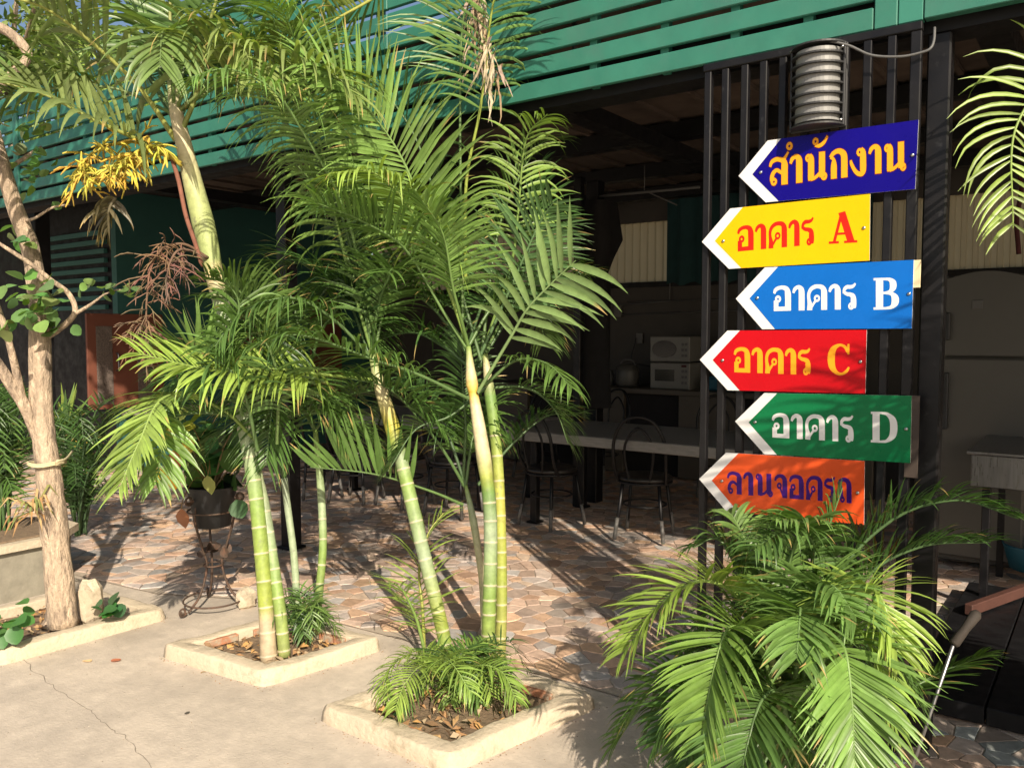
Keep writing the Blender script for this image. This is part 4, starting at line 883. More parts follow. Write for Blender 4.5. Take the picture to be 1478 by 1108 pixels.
# bract and flower sprays
mb = MB(); mb.tube(catmull(DP((246,222,3.82),(258,262,3.8),(268,310,3.79),(282,352,3.8),(292,385,3.82)),5), [.003]+[.010]*19+[.005], 8, (.22,.09,.06)); mb.build('dry_bract', M['dry'], pb)
def spray(pts, col, rnd, n, L, thick, gravity, name, m='dry'):
    P = catmull(pts, 8); mb = MB(); mb.tube(P, [.008*(1-.6*i/len(P)) for i in range(len(P))], 6, tuple(c*.8 for c in col))
    for k in range(n):
        p = P[rnd.randrange(len(P)//4, len(P))]; d = Vector((rnd.gauss(0,1),rnd.gauss(0,1),rnd.gauss(0,.6)-.2)).normalized(); l = L*rnd.uniform(.5,1.2); Q = [p]; c = tuple(x*rnd.uniform(.8,1.15) for x in col)
        for i in range(6): d = (d+Vector((rnd.gauss(0,.16),rnd.gauss(0,.16),-gravity*.3+rnd.gauss(0,.12)))).normalized(); Q.append(Q[-1]+d*l/6)
        mb.tube(Q, [thick*rnd.uniform(.8,1.2)]*6+[thick*.5], 5, c)
        for j in range(2):
            i = rnd.randrange(2,5); d2 = (d+Vector((rnd.gauss(0,.8),rnd.gauss(0,.8),rnd.gauss(0,.6)))).normalized(); s = l*.35; mb.tube([Q[i], Q[i]+d2*s*.5, Q[i]+d2*s+Vector((0,0,-gravity*s*.4))], [thick,thick*.9,thick*.4], 5, c)
    mb.build(name, M[m], pb)
spray(DP((262,240,3.82),(225,210,3.72),(190,225,3.65),(180,250,3.62)), (.60,.46,.07), r2, 46, .14, .0046, .55, 'flower_spray')
spray(DP((262,235,3.82),(190,205,3.74),(130,225,3.66),(115,255,3.62)), (.58,.46,.07), r2, 46, .14, .0046, .5, 'flower_spray')
spray(DP((225,222,3.72),(160,245,3.62),(135,265,3.6)), (.56,.44,.07), r2, 26, .12, .0044, .6, 'flower_spray')
spray(DP((300,372,3.86),(262,352,3.75),(225,370,3.7),(212,430,3.7),(212,500,3.7)), (.20,.12,.075), r2, 60, .17, .0026, .5, 'dried_flower_spray')
spray(DP((300,372,3.86),(262,360,3.72),(245,380,3.66),(240,410,3.66)), (.18,.11,.075), r2, 30, .16, .0026, .6, 'dried_flower_spray')
for q in range(2): frond(pb, DP((160+q*6,285,3.7),(157,305,3.7),(150+q*8,335,3.7)), r2, n=11, L=.15, wd=.032, pal=[(.10,.11,.05),(.14,.12,.07)], droop=1.6, start=.0, name='withered_leaf', dryt=.6)
for k in range(9):
    a = r2.uniform(-.2, math.pi+.2); l = r2.uniform(150,260); ex = 252+math.cos(a)*l*1.1; ey = 160-abs(math.sin(a))*l*.5; dd = r2.uniform(-.5,.6)
    frond(pb, DP((252,165,3.86),(252*.6+ex*.4,(165+ey)/2-30,3.86+dd*.4),(ex,ey,3.86+dd*.8),(ex+math.cos(a)*60,ey+r2.uniform(20,90),3.86+dd)), r2, n=30, L=.36, wd=.034, pal=[(.2,.26,.08),(.16,.23,.07),(.13,.2,.06)], droop=1.2, start=.3)
for pts in (DP((350,600,3.6),(330,520,3.5),(345,440,3.45),(320,400,3.4)), DP((372,650,3.6),(350,560,3.45),(310,520,3.4),(290,560,3.35)), DP((400,640,3.7),(400,540,3.55),(370,480,3.5),(330,520,3.45))):
    frond(pb, pts, r2, n=36, L=.24, wd=.022, pal=MGc, droop=1.0, start=.3)
tb = thing('palm_tuft', 'small dark palm tuft growing between the stems of the middle planter', 'plant', G(432,925,.02))
cb = G(436, 930, .02)
for k in range(18):
    a = r2.uniform(0, 2*math.pi); l = r2.uniform(.08,.17); hgt = r2.uniform(.12,.27); b0 = cb + Vector((r2.uniform(-.05,.05), r2.uniform(-.03,.03), 0)); e = Vector((math.cos(a),math.sin(a),0))
    frond(tb, [b0, b0+e*l*.35+UP*hgt*.8, b0+e*l*.75+UP*hgt, b0+e*l*1.15+UP*hgt*.6], r2, n=12, L=.11, wd=.013, pal=MGc+DG, droop=.8, vee=15, start=.3, r0=.003)
# ------------------------------------------------ palm 4 (bushy, right front)
b = G(1135, 1160); b = Vector((b.x, b.y, 0)); KP = .76; pd = thing('bushy_palm', 'bushy young areca palm arching in front of the grille below the orange sign', 'palm', b)
r4 = random.Random(44); DB = 2.5
B0 = (1150, 1060)
mb = MB()
for k in range(7):
    a = r4.uniform(0,6.28); p = b+Vector((.09*math.cos(a),.09*math.sin(a),0)); q = D(1100+r4.uniform(0,110), 930+r4.uniform(-30,60), DB+r4.uniform(-.1,.15)); mb.tube([p, p.lerp(q,.5)+Vector((0,0,.05)), q], [.018,.015,.009], 8, (.30,.33,.12)); mb.build('stem', M['stem'], pd); mb = MB()
FR4 = [
 (DP((1120,1000,2.5),(1080,880,2.5),(1020,838,2.45),(955,870,2.4),(903,940,2.36)), dict(n=52,L=.27,pal=LG,droop=.5,start=.3)),
 (DP((1120,1010,2.45),(1095,930,2.4),(1055,905,2.34),(1032,960,2.28),(1012,1066,2.24)), dict(n=50,L=.26,pal=LG,droop=.4,start=.3)),
 (DP((1140,1060,2.35),(1125,1000,2.32),(1100,1010,2.26),(1080,1070,2.2),(1064,1150,2.16)), dict(n=46,L=.28,pal=LG,droop=.4,start=.2)),
 (DP((1170,1030,2.35),(1195,930,2.3),(1218,935,2.22),(1229,1006,2.16),(1233,1100,2.12)), dict(n=50,L=.29,wd=.024,pal=LG,droop=.35,start=.3)),
 (DP((1140,1000,2.5),(1130,860,2.5),(1150,780,2.45),(1165,755,2.38),(1120,752,2.3)), dict(n=36,L=.22,pal=LG,droop=1.1,start=.45)),
 (DP((1150,1000,2.55),(1160,870,2.55),(1175,790,2.5),(1140,765,2.4),(1090,790,2.3)), dict(n=40,L=.24,pal=LG,droop=1.0,start=.4)),
 (DP((1165,1000,2.6),(1204,842,2.62),(1285,752,2.6),(1380,722,2.5),(1470,748,2.4)), dict(n=50,L=.27,pal=DG+MGc[:1],droop=.5,start=.3)),
 (DP((1165,1000,2.6),(1240,845,2.6),(1325,790,2.55),(1430,782,2.45)), dict(n=46,L=.25,pal=DG+MGc[:1],droop=.5,start=.3)),
 (DP((1150,1000,2.55),(1170,860,2.6),(1190,780,2.62),(1216,704,2.62)), dict(n=34,L=.2,pal=[(.24,.27,.07)]+MGc,droop=.8,start=.4)),
 (DP((1200,1060,2.45),(1297,1003,2.5),(1360,970,2.52),(1420,944,2.52)), dict(n=34,L=.22,pal=DG,droop=.25,start=.35,vee=5)),
 (DP((1180,1000,2.45),(1240,870,2.35),(1270,860,2.28),(1295,940,2.22)), dict(n=46,L=.26,pal=LG,droop=.6,start=.35)),
 (DP((1140,1040,2.5),(1050,1000,2.45),(980,1020,2.4),(945,1075,2.38)), dict(n=40,L=.2,pal=MGc,droop=.5,start=.3)),
 (DP((1160,980,2.45),(1170,870,2.35),(1200,845,2.25),(1235,890,2.15)), dict(n=46,L=.26,pal=LG,droop=.6,start=.3)),
 (DP((1150,990,2.45),(1150,900,2.35),(1155,880,2.22),(1150,950,2.12)), dict(n=46,L=.26,pal=LG,droop=.5,start=.3)),
 (DP((1140,1000,2.5),(1080,860,2.6),(1040,780,2.65),(1000,790,2.65)), dict(n=40,L=.22,pal=MGc,droop=.9,start=.4)),
 (DP((1140,1000,2.5),(1100,840,2.6),(1060,750,2.7),(1045,740,2.8)), dict(n=34,L=.16,pal=MGc,droop=.7,start=.4)),
]
for q_, (p, kw) in enumerate(FR4):
    if q_ % 3 == 2 and kw['pal'] is LG: kw['pal'] = MGc+LG[1:2]
    kw['L'] *= KP; frond(pd, p, r4, **kw)
for k in range(18):
    a = r4.uniform(0, 2*math.pi); l = r4.uniform(.2,.42); hz_ = r4.uniform(.25,.58); e = Vector((math.cos(a),math.sin(a),0)); b0 = b+Vector((r4.uniform(-.08,.08),r4.uniform(-.08,.08),.1))
    frond(pd, [b0, b0+e*l*.25+UP*hz_*.8, b0+e*l*.7+UP*hz_, b0+e*l*1.1+UP*(hz_-r4.uniform(.15,.4))], r4, n=36, L=r4.uniform(.16,.22), wd=.02, pal=MGc+DG[:2] if k%2 else MGc+LG, droop=.6, start=.3)
# ------------------------------------------------ palm leaf hanging in from the right edge
pe = thing('edge_palm', 'palm standing beyond the right edge, only its drooping leaves in view', 'palm', (D(1900,480,2.3).x, D(1900,480,2.3).y, 0))
eb = D(1900, 480, 2.3); mb = MB(); mb.tube(catmull([(eb.x,eb.y,0),(eb.x+.02,eb.y,.8),(eb.x,eb.y,1.75)],6), .04, 10, RG); mb.build('stem', M['stem'], pe)
def CAM(x, z, h): return RT*x + FW*z + UP*h                           # camera-frame metres
ec = CAM(2.24, 2.3, 1.6)
for pts, kw in (([ec, D(1690,130,2.5), D(1540,110,2.6), D(1466,185,2.6), D(1462,330,2.6)], dict(n=34,L=.27,wd=.024,pal=LG,droop=.95,start=.42,vee=5,face=-FW+UP*.3,a0=80,a1=55)),
              ([ec, CAM(2.15,2.0,2.1), CAM(1.9,1.75,2.3), CAM(1.65,1.6,2.2)], dict(n=40,L=.3,pal=MGc,droop=.6,start=.3)),
              ([ec, CAM(2.1,1.9,1.9), CAM(1.85,1.6,2.0), CAM(1.55,1.5,1.85)], dict(n=40,L=.3,pal=MGc,droop=.6,start=.3)),
              ([ec, CAM(1.95,2.0,1.85), CAM(1.65,1.75,1.95), CAM(1.35,1.5,1.85)], dict(n=44,L=.32,wd=.03,pal=MGc,droop=.6,start=.3)),
              ([ec, CAM(1.95,1.9,1.95), CAM(1.6,1.6,2.12), CAM(1.2,1.35,2.05)], dict(n=44,L=.32,wd=.03,pal=MGc,droop=.6,start=.3)),
              ([ec, CAM(2.0,2.1,1.8), CAM(1.75,1.9,1.9), CAM(1.5,1.7,1.75)], dict(n=44,L=.3,wd=.03,pal=MGc,droop=.6,start=.3)),
              ([ec, CAM(2.1,2.2,1.9), CAM(1.95,1.9,2.15), CAM(1.9,1.5,2.15)], dict(n=40,L=.3,pal=MGc,droop=.6,start=.3)),
              ([ec, CAM(2.4,2.5,2.1), CAM(2.7,2.8,2.2), CAM(3.0,3.0,2.0)], dict(n=40,L=.28,pal=MGc,droop=.6,start=.3)),
              ([ec, CAM(2.5,2.1,2.1), CAM(2.9,1.9,2.2), CAM(3.2,1.8,1.9)], dict(n=40,L=.28,pal=MGc,droop=.6,start=.3))):
    frond(pe, pts, r4, **kw)
for k in range(26):                                                   # low edge palm leaves added beyond the frame to shade the right foreground
    a = Vector((r4.uniform(1.75,2.5), r4.uniform(1.25,2.15), r4.uniform(.75,1.6)))
    if a.x < .80*a.y+.12: a.x = .80*a.y+.12+r4.uniform(0,.3)
    s_ = CAM(2.24, 2.2, r4.uniform(.2,1.0)); m_ = CAM((2.24+a.x)/2, (2.2+a.y)/2, a.z+.12)
    frond(pe, [s_, m_, CAM(a.x, a.y, a.z), CAM(a.x+(a.x-2.24)*.25, a.y-.2, a.z-.15)], r4, n=34, L=.28, wd=.036, pal=MGc, droop=.5, start=.2)
# ================================================================== LEFT TREE
tb_ = G(92, 905, .02); tr = thing('bare_tree', 'light barked tree with forked branches and sparse round leaves in the left planter', 'tree', tb_)
r5 = random.Random(8)
def branch(pts, rad, name='branch', n=12):
    P = catmull(pts, 7); N = len(P); mb = MB()
    rr = [rad[0]+(rad[1]-rad[0])*i/(N-1) for i in range(N)]
    rr = [q*(1+.10*noise.noise(P[i]*9)+.06*noise.noise(P[i]*31)) for i, q in enumerate(rr)]
    mb.tube(P, rr, n); return mb.build(name, M['bark'], tr)
TD = 4.05
branch(DP((91,903,TD),(86,840,TD),(78,760,TD),(70,680,TD),(60,600,TD),(58,520,TD),(56,440,TD),(44,360,TD),(22,300,TD-.05),(4,240,TD-.1),(-10,190,TD-.1)), (.068,.030), 'trunk', 28)
mb = MB(); mb.lathe([(.10,0),(.082,.03),(.072,.09),(.064,.14)], G(91,897,.012), 16); mb.build('root_flare', M['bark'], tr)
branch(DP((58,635,TD),(38,590,TD-.05),(10,545,TD-.1),(-20,500,TD-.15)), (.033,.022))
branch(DP((34,585,TD-.05),(22,530,TD-.1),(6,470,TD-.15),(-20,400,TD-.15)), (.019,.012))
branch(DP((60,490,TD),(85,475,TD),(108,452,TD-.05),(100,425,TD-.05),(75,405,TD-.1),(40,378,TD-.15),(0,352,TD-.2),(-30,330,TD-.2)), (.016,.007))
branch(DP((105,455,TD-.05),(130,440,TD-.05),(150,425,TD-.05)), (.010,.004))
branch(DP((-40,30,TD-.1),(10,45,TD-.1),(40,80,TD-.1),(15,110,TD-.1),(-15,140,TD-.1)), (.026,.018))
branch(DP((10,245,TD),(40,225,TD-.05),(60,212,TD-.05)), (.012,.006))
branch(DP((30,320,TD),(50,315,TD-.1),(75,300,TD-.1),(100,295,TD-.1)), (.008,.004))
def roundleaf(mb, p, s, rnd, cols):
    d = Vector((rnd.gauss(0,1),rnd.gauss(0,1),rnd.gauss(0,.6)-.2)).normalized(); nrm = (Vector((0,-.7,1))+Vector((rnd.gauss(0,.5),rnd.gauss(0,.5),rnd.gauss(0,.4)))); nrm = (nrm-d*nrm.dot(d)).normalized(); e = d.cross(nrm)
    c = tuple(x*rnd.uniform(.75,1.25) for x in rnd.choice(cols)); vs = [p]; 
    sh = [(0.15,.34),(.4,.5),(.7,.44),(.92,.22),(1.02,0)]
    up = [p+d*s*a+e*s*b+nrm*s*b*.3 for a,b in sh]; dn = [p+d*s*a-e*s*b+nrm*s*b*.3 for a,b in sh[:-1]]; md = [p+d*s*a for a,b in sh[:-1]]
    vs = [p]+up+dn+md; 
    mb.add(vs, [(0,1,10),(0,10,6),(1,2,11,10),(2,3,12,11),(3,4,13,12),(4,5,13),(10,11,7,6),(11,12,8,7),(12,13,9,8),(13,5,9)], c, smooth=True)
RL = [(.14,.25,.075),(.12,.21,.07),(.17,.29,.08)]
def leafset(parent, cx, cy, d, n, sx, sy, s, cols=RL, name='leaf', rnd=r5, sd=.1):
    for k in range(n):
        mb = MB(); roundleaf(mb, D(cx+rnd.gauss(0,sx), cy+rnd.gauss(0,sy), d+rnd.gauss(0,sd)), s*rnd.uniform(.7,1.2), rnd, cols); mb.build(name, M['broadleaf'], parent)
leafset(tr, 45, 432, TD-.15, 40, 26, 18, .07); leafset(tr, 82, 470, TD-.1, 12, 10, 8, .08); leafset(tr, 135, 415, TD-.05, 9, 14, 6, .06); leafset(tr, 180, 422, TD-.05, 6, 8, 6, .055)
leafset(tr, 8, 470, TD-.2, 7, 8, 12, .08); leafset(tr, 45, 250, TD-.05, 22, 20, 22, .055); leafset(tr, 35, 180, TD, 22, 22, 22, .055); leafset(tr, 20, 345, TD-.1, 8, 14, 12, .07)
branch(DP((150,425,TD-.05),(172,418,TD-.05),(188,425,TD-.05)), (.004,.002))
mb = MB(); P = DP((62,668,TD),(75,668,TD)); c_ = D(68,669,TD)
for q in range(3): mb.tube([c_+Vector((.084*math.cos(a*math.pi/10), .084*math.sin(a*math.pi/10), .006*q+.004*math.sin(a))) for a in range(21)], .004, 5, cap=False)
mb.tube(catmull(DP((82,665,TD-.08),(95,662,TD),(105,650,TD+.3)),4), .006, 5); one(mb, 'tie_rope', M['let_rope'] if 'let_rope' in M else mat('rope', (.55,.48,.30), .9), 'pale rope tied round the bare tree trunk', 'rope')
# air plant on the trunk
ap = MB()
for k in range(46):
    a = r5.uniform(0,6.28); p = D(50,735,TD-.1); d = Vector((math.cos(a),math.sin(a)*.6-.2,r5.uniform(-.5,.9))).normalized(); l = r5.uniform(.05,.13); c = r5.choice([(.20,.20,.06),(.30,.17,.07),(.14,.17,.05),(.38,.26,.12)])
    q = p+d*l; e = q+(d+Vector((0,0,-1.6))).normalized()*l*.6; s = Vector((.004,.004,0)); ap.add([p-s,p+s,q-s,q+s,e], [(0,1,3,2),(2,3,4)], c)
one(ap, 'air_plant', M['dry'], 'wiry brown and green air plant clinging to the left side of the trunk', 'plant')
# the tree's leafy crown, above the frame
mb = MB(); r9 = random.Random(12)
for k in range(900):
    c = r9.choice([(-2.9,3.5,4.9),(-2.3,3.9,4.6),(-3.5,3.2,5.2),(-3.0,4.0,5.4),(-3.6,3.9,4.6)]); d = Vector((r9.gauss(0,1),r9.gauss(0,1),r9.gauss(0,.8))).normalized()*r9.uniform(.2,.8); p = RT*c[0]+FW*c[1]+UP*c[2]+d
    roundleaf(mb, p, r9.uniform(.07,.12), r9, RL)
mb.build('crown', M['broadleaf'], tr)
mb = MB(); mb.tube(catmull([D(-10,190,TD-.1), RT*-2.8+FW*3.7+UP*4.0, RT*-2.9+FW*3.6+UP*5.0],6), .03, 8); mb.build('branch', M['bark'], tr)
# broken concrete lump in left planter, and leaves there
lump = MB(); ctr = G(126, 868, .06); r6 = random.Random(2)
def rock(mb, c, sx, sy, sz, seed, col=(1,1,1)):
    vs = []; n, m = 10, 6
    for j in range(m+1):
        ph = math.pi*j/m
        for i in range(n):
            t = 2*math.pi*i/n; d = Vector((math.sin(ph)*math.cos(t), math.sin(ph)*math.sin(t), math.cos(ph))); k = 1/max(abs(d.x),abs(d.y),abs(d.z))**.75
            v = Vector((d.x*sx*k, d.y*sy*k, d.z*sz*k))*(1+.25*noise.noise(d*2.2+Vector((seed,0,0)))); vs.append(c+v)
    mb.add(vs, [(j*n+i, j*n+(i+1)%n, (j+1)*n+(i+1)%n, (j+1)*n+i) for j in range(m) for i in range(n)], col)
rock(lump, G(130, 900, .02)+Vector((0,0,.11)), .045, .06, .12, 1); one(lump, 'concrete_lump', M['kerb'], 'upright broken lump of cream concrete beside the tree trunk', 'rubble')
lump = MB(); rock(lump, G(355, 876, .0)+Vector((0,0,.05)), .05, .05, .055, 5); one(lump, 'concrete_lump', M['kerb'], 'rounded cream rubble lump behind the middle planter next to the iron stand', 'rubble')
sp = thing('planter_weed', 'dark green weed beside the broken concrete in the left planter', 'plant', G(160,880,.02)); leafset(sp, 160, 878, 4.05, 12, 12, 6, .07, [(.05,.14,.05)], sd=.05)
sp = thing('planter_weed', 'green broad leaved weed at the near left corner of the left planter', 'plant', G(10,905,.02)); leafset(sp, 8, 900, 3.75, 12, 12, 12, .08, [(.08,.17,.05)], sd=.05)
# ================================================================== CONCRETE POT AND SHRUBS BEHIND
op = G(8, 868); R8 = .40; t = thing('concrete_pot', 'weathered octagonal concrete plant pot at the left edge behind the planter', 'plant pot', (op.x, op.y, 0)); oc = RT*-3.02 + FW*4.78
def octa(mb, z0, z1, ra, rb, ph=math.pi/8, cap=True):
    A = [oc+Vector((ra*math.cos(ph+k*math.pi/4), ra*math.sin(ph+k*math.pi/4), z0)) for k in range(8)]; B_ = [oc+Vector((rb*math.cos(ph+k*math.pi/4), rb*math.sin(ph+k*math.pi/4), z1)) for k in range(8)]
    mb.add(A+B_, [(k,(k+1)%8,8+(k+1)%8,8+k) for k in range(8)] + ([list(range(8))[::-1], list(range(8,16))] if cap else []))
mb = MB(); octa(mb, 0, .29, .36, .38); mb.build('body', M['oldcon'], t); mb = MB(); octa(mb, .291, .335, .42, .42); mb.build('rim', M['kerb'], t)
mb = MB(); octa(mb, .336, .345, .36, .35); mb.build('soil', M['soil'], t)
def bush(name, label, base, n, Ls, pal, seed, L=.2, wd=.02, hz=(.3,.7), nn=20):
    r = random.Random(seed); t = thing(name, label, 'shrub', base)
    for k in range(n):
        a = r.uniform(0,6.28); l = r.uniform(*Ls); h = r.uniform(*hz); e = Vector((math.cos(a),math.sin(a),0)); b0 = Vector(base)+Vector((r.uniform(-.05,.05),r.uniform(-.05,.05),0))
        frond(t, [b0, b0+e*l*.3+UP*h*.8, b0+e*l*.7+UP*h, b0+e*l+UP*(h*.8)], r, n=nn, L=L, wd=wd, pal=pal, droop=.5, start=.25)
    return t
bush('palm_shrub', 'dark feathery palm shrub growing in the octagonal concrete pot', (oc.x, oc.y, .34), 22, (.2,.5), DG, 3, hz=(.3,.85))
q = G(60, 800); bush('palm_shrub', 'dark palm shrub behind the tree trunk at the left edge', (q.x-.3, q.y+.4, 0), 20, (.3,.6), DG, 4, hz=(.4,1.0))
q = G(92, 700); cy_ = thing('spiky_plant', 'spiky green plant on a short woody stem behind the tree trunk', 'plant', (q.x, q.y, 0))
mb = MB(); top = D(95, 622, 6.6); g_ = G(82, 700, 0); mb.tube([g_, g_.lerp(top,.5)+Vector((.03,0,0)), top], [.07,.055,.05], 8); mb.build('stem', M['bark'], cy_)
r7 = random.Random(9)
for k in range(70):
    d = Vector((r7.gauss(0,1),r7.gauss(0,1),r7.gauss(.5,.8))).normalized(); l = r7.uniform(.25,.5); s = d.cross(Vector((0,0,1))).normalized()*.018; c = r7.choice([(.14,.22,.05),(.2,.27,.05),(.09,.15,.05)])
    mb = MB(); q1 = top+d*l*.5; q2 = top+d*l+Vector((0,0,-.05)); mb.add([top-s*.5,top+s*.5,q1-s,q1+s,q2], [(0,1,3,2),(2,3,4)], c); mb.build('leaf', M['broadleaf'], cy_)
q = G(125, 692); fl = thing('yellow_flower_plant', 'thin stemmed plant with yellow tufted top in front of the orange door', 'plant', (q.x,q.y,0))
tp = D(125, 645, PX(q)[2]); mb = MB(); mb.tube([q, tp], .008, 6, (.3,.33,.06)); mb.build('stem', M['dry'], fl); mb = MB()
for k in range(40):
    d = Vector((r7.gauss(0,1),r7.gauss(0,1),r7.uniform(-.1,.8))).normalized()*r7.uniform(.08,.2); mb.tube([tp, tp+d], [.009,.004], 4, (.5,.36,.05))
mb.build('flower_tuft', M['dry'], fl)
# ================================================================== IRON STAND WITH BLACK POT
sb = G(298, 880); sc = Vector((sb.x, sb.y+.05, 0)); dS = PX(sc)[2]
zpb = .455; zpt = .67
stn = thing('iron_plant_stand', 'rusty wrought iron plant stand with scrolled feet holding the black pot', 'stand', sc)
for k in range(3):
    a = math.radians(90+36.3 + 90 + 120*k + 60); e = Vector((math.cos(a), math.sin(a), 0)); 
    P = [sc+e*.10+UP*.60, sc+e*.115+UP*.50, sc+e*.07+UP*.34, sc+e*.045+UP*.24, sc+e*.09+UP*.10, sc+e*.17+UP*.02]
    mb = MB(); mb.tube(catmull(P,6), .0065, 6); mb.build('leg', M['rust'], stn)
    for cx_, cz_, r0_ in ((.205,.035,.03),(.15,.615,.032)):
        c = sc+e*cx_+UP*cz_; Q = [c+e*(math.cos(t)*r0_*(1-.055*t))+UP*(math.sin(t)*r0_*(1-.055*t)) for t in [i*.42+3.5 for i in range(24)]] if cz_ < .1 else [c+e*(math.cos(t)*r0_*(1-.055*t))+UP*(math.sin(t)*r0_*(1-.055*t)) for t in [i*.42+3.1 for i in range(22)]]
        Q = [q for q in Q]; mb = MB(); mb.tube(Q, .006, 6); mb.build('scroll', M['rust'], stn)
for z_, rr_ in ((.54,.128),(.24,.05),(.05,.16)):
    mb = MB(); mb.tube([sc+Vector((rr_*math.cos(t*math.pi/14), rr_*math.sin(t*math.pi/14), z_)) for t in range(29)], .005, 6, cap=False); mb.build('ring', M['rust'], stn)
mb = MB()
for k in range(9):
    a = k*.7; roundleaf(mb, sc+Vector((.05*math.cos(a), .05*math.sin(a), .33)), .06, r7, [(.6,.4,.3)])
mb.build('iron_flower', M['rust'], stn)
pt = thing('black_plant_pot', 'black ribbed plastic pot sitting in the iron stand', 'plant pot', sc+UP*zpb)
mb = MB(); mb.lathe([(.001,zpb),(.095,zpb+.001),(.118,zpb+.16),(.122,zpb+.165),(.128,zpb+.20),(.132,zpt),(.136,zpt+.004),(.126,zpt+.004),(.118,zpt-.03),(.001,zpt-.032)], sc, 28); mb.build('pot_body', M['pot'], pt)
cr = thing('croton_plant', 'leafy plant with dark, yellow and orange leaves growing in the black pot', 'plant', sc+UP*(zpt-.03))
for k in range(9):
    a = r7.uniform(0,6.28); p = sc+UP*(zpt-.03); q = p+Vector((.2*math.cos(a),.2*math.sin(a),r7.uniform(.1,.4))); mb = MB(); mb.tube([p, p.lerp(q,.5)+UP*.06, q], [.006,.005,.003], 5, (.2,.15,.08)); mb.build('twig', M['dry'], cr)
leafset(cr, 300, 650, dS, 60, 32, 28, .13, [(.05,.12,.035),(.07,.15,.04),(.10,.19,.045),(.04,.09,.03)], rnd=r7)
leafset(cr, 255, 622, dS-.35, 9, 10, 12, .10, [(.32,.36,.06)], rnd=r7)
for x, y, c in ((229,688,(.62,.50,.05)),(247,694,(.80,.36,.02)),(252,662,(.5,.12,.04)),(270,640,(.6,.45,.05)),(300,700,(.35,.38,.1)),(262,748,(.33,.13,.06))):
    mb = MB(); p = D(x, y-14, dS-.32 if x < 275 else dS-.2); d = Vector((.15,.1,-1)).normalized(); s = .10; e = RT; nn_ = -FW; sh = [(0.1,.16),(.35,.34),(.65,.30),(.9,.12)]
    vs = [p]+[p+d*s*a+e*s*b+nn_*s*b*.25 for a,b in sh]+[p+d*s*a-e*s*b+nn_*s*b*.25 for a,b in sh]+[p+d*s*1.03]+[p+d*s*a for a,b in sh]
    mb.add(vs, [(0,1,10),(0,10,5),(1,2,11,10),(2,3,12,11),(3,4,13,12),(4,9,13),(5,10,11,6),(6,11,12,7),(7,12,13,8),(8,13,9)], c, smooth=True); mb.tube(catmull([p, p+UP*.05+RT*.01, (p+UP*.09)*.5+(sc+UP*(zpt+.02))*.5+UP*.05, sc+UP*(zpt-.02)],4), .0022, 5, (.25,.16,.06)); mb.build('hanging_leaf', M['broadleaf'], cr)
# fallen leaves on the slab
for k, (x, y, c, l) in enumerate(((121,954,(.65,.55,.25),'pale yellow fallen leaf on the slab below the left planter'),(160,954,(.5,.17,.08),'curled orange brown fallen leaf on the slab left of the middle planter'),(294,969,(.4,.2,.1),'tiny brown leaf beside the middle planter kerb'),(272,1029,(.1,.07,.05),'small dark leaf on the open slab'),(1210,1088,(.3,.2,.12),'dry brown leaf on the stones below the bushy palm'))):
    mb = MB(); p = G(x,y,.006); roundleaf(mb, p, .045 if k < 2 else .025, r7, [c]); mb.v = [(v[0],v[1],max(.005,.006+(v[2]-.006)*.35)) for v in mb.v]; one(mb, 'fallen_leaf', M['dry'], l, 'leaf')

# grit, chips and bits of leaf scattered over the slab
mb = MB(); rg = random.Random(77)
def grit(p, s, c):
    a = rg.uniform(0, 6.28); u = Vector((math.cos(a), math.sin(a), 0))*s; v = Vector((-math.sin(a), math.cos(a), 0))*s*rg.uniform(.3,.9); t_ = Vector((0,0,s*rg.uniform(.2,.6)))
    mb.add([p-u, p+v*.8, p+u*.8, p-v, p+t_], [(0,3,4),(3,2,4),(2,1,4),(1,0,4)], c)
for k in range(900):
    q = G(rg.uniform(-100,1100), rg.uniform(895,1160), 0)
    if q.y > ybound(q.x)-.02: continue
    grit(q+Vector((0,0,.0006)), rg.uniform(.0012,.004), rg.choice([(.30,.25,.19),(.2,.17,.13),(.42,.36,.28),(.5,.45,.37),(.25,.15,.08)]))
for C in (C1, C2, C3):
    cc = sum(C, Vector())/4
    for k in range(260):
        i = rg.randrange(4); e = C[i].lerp(C[(i+1)%4], rg.random()); o = (e-cc).normalized(); q = e+o*abs(rg.gauss(.012,.02)); q.z = .0006
        if q.y > ybound(q.x)-.02: continue
        grit(q+o*.014, rg.uniform(.0015,.006), rg.choice([(.28,.22,.16),(.2,.16,.12),(.35,.29,.2),(.3,.17,.08)]))
gr_ = mb.build('grit', M['dry']); gr_['kind'] = 'stuff'; gr_['label'] = 'fine grit and leaf crumbs scattered on the concrete slab round the planters'
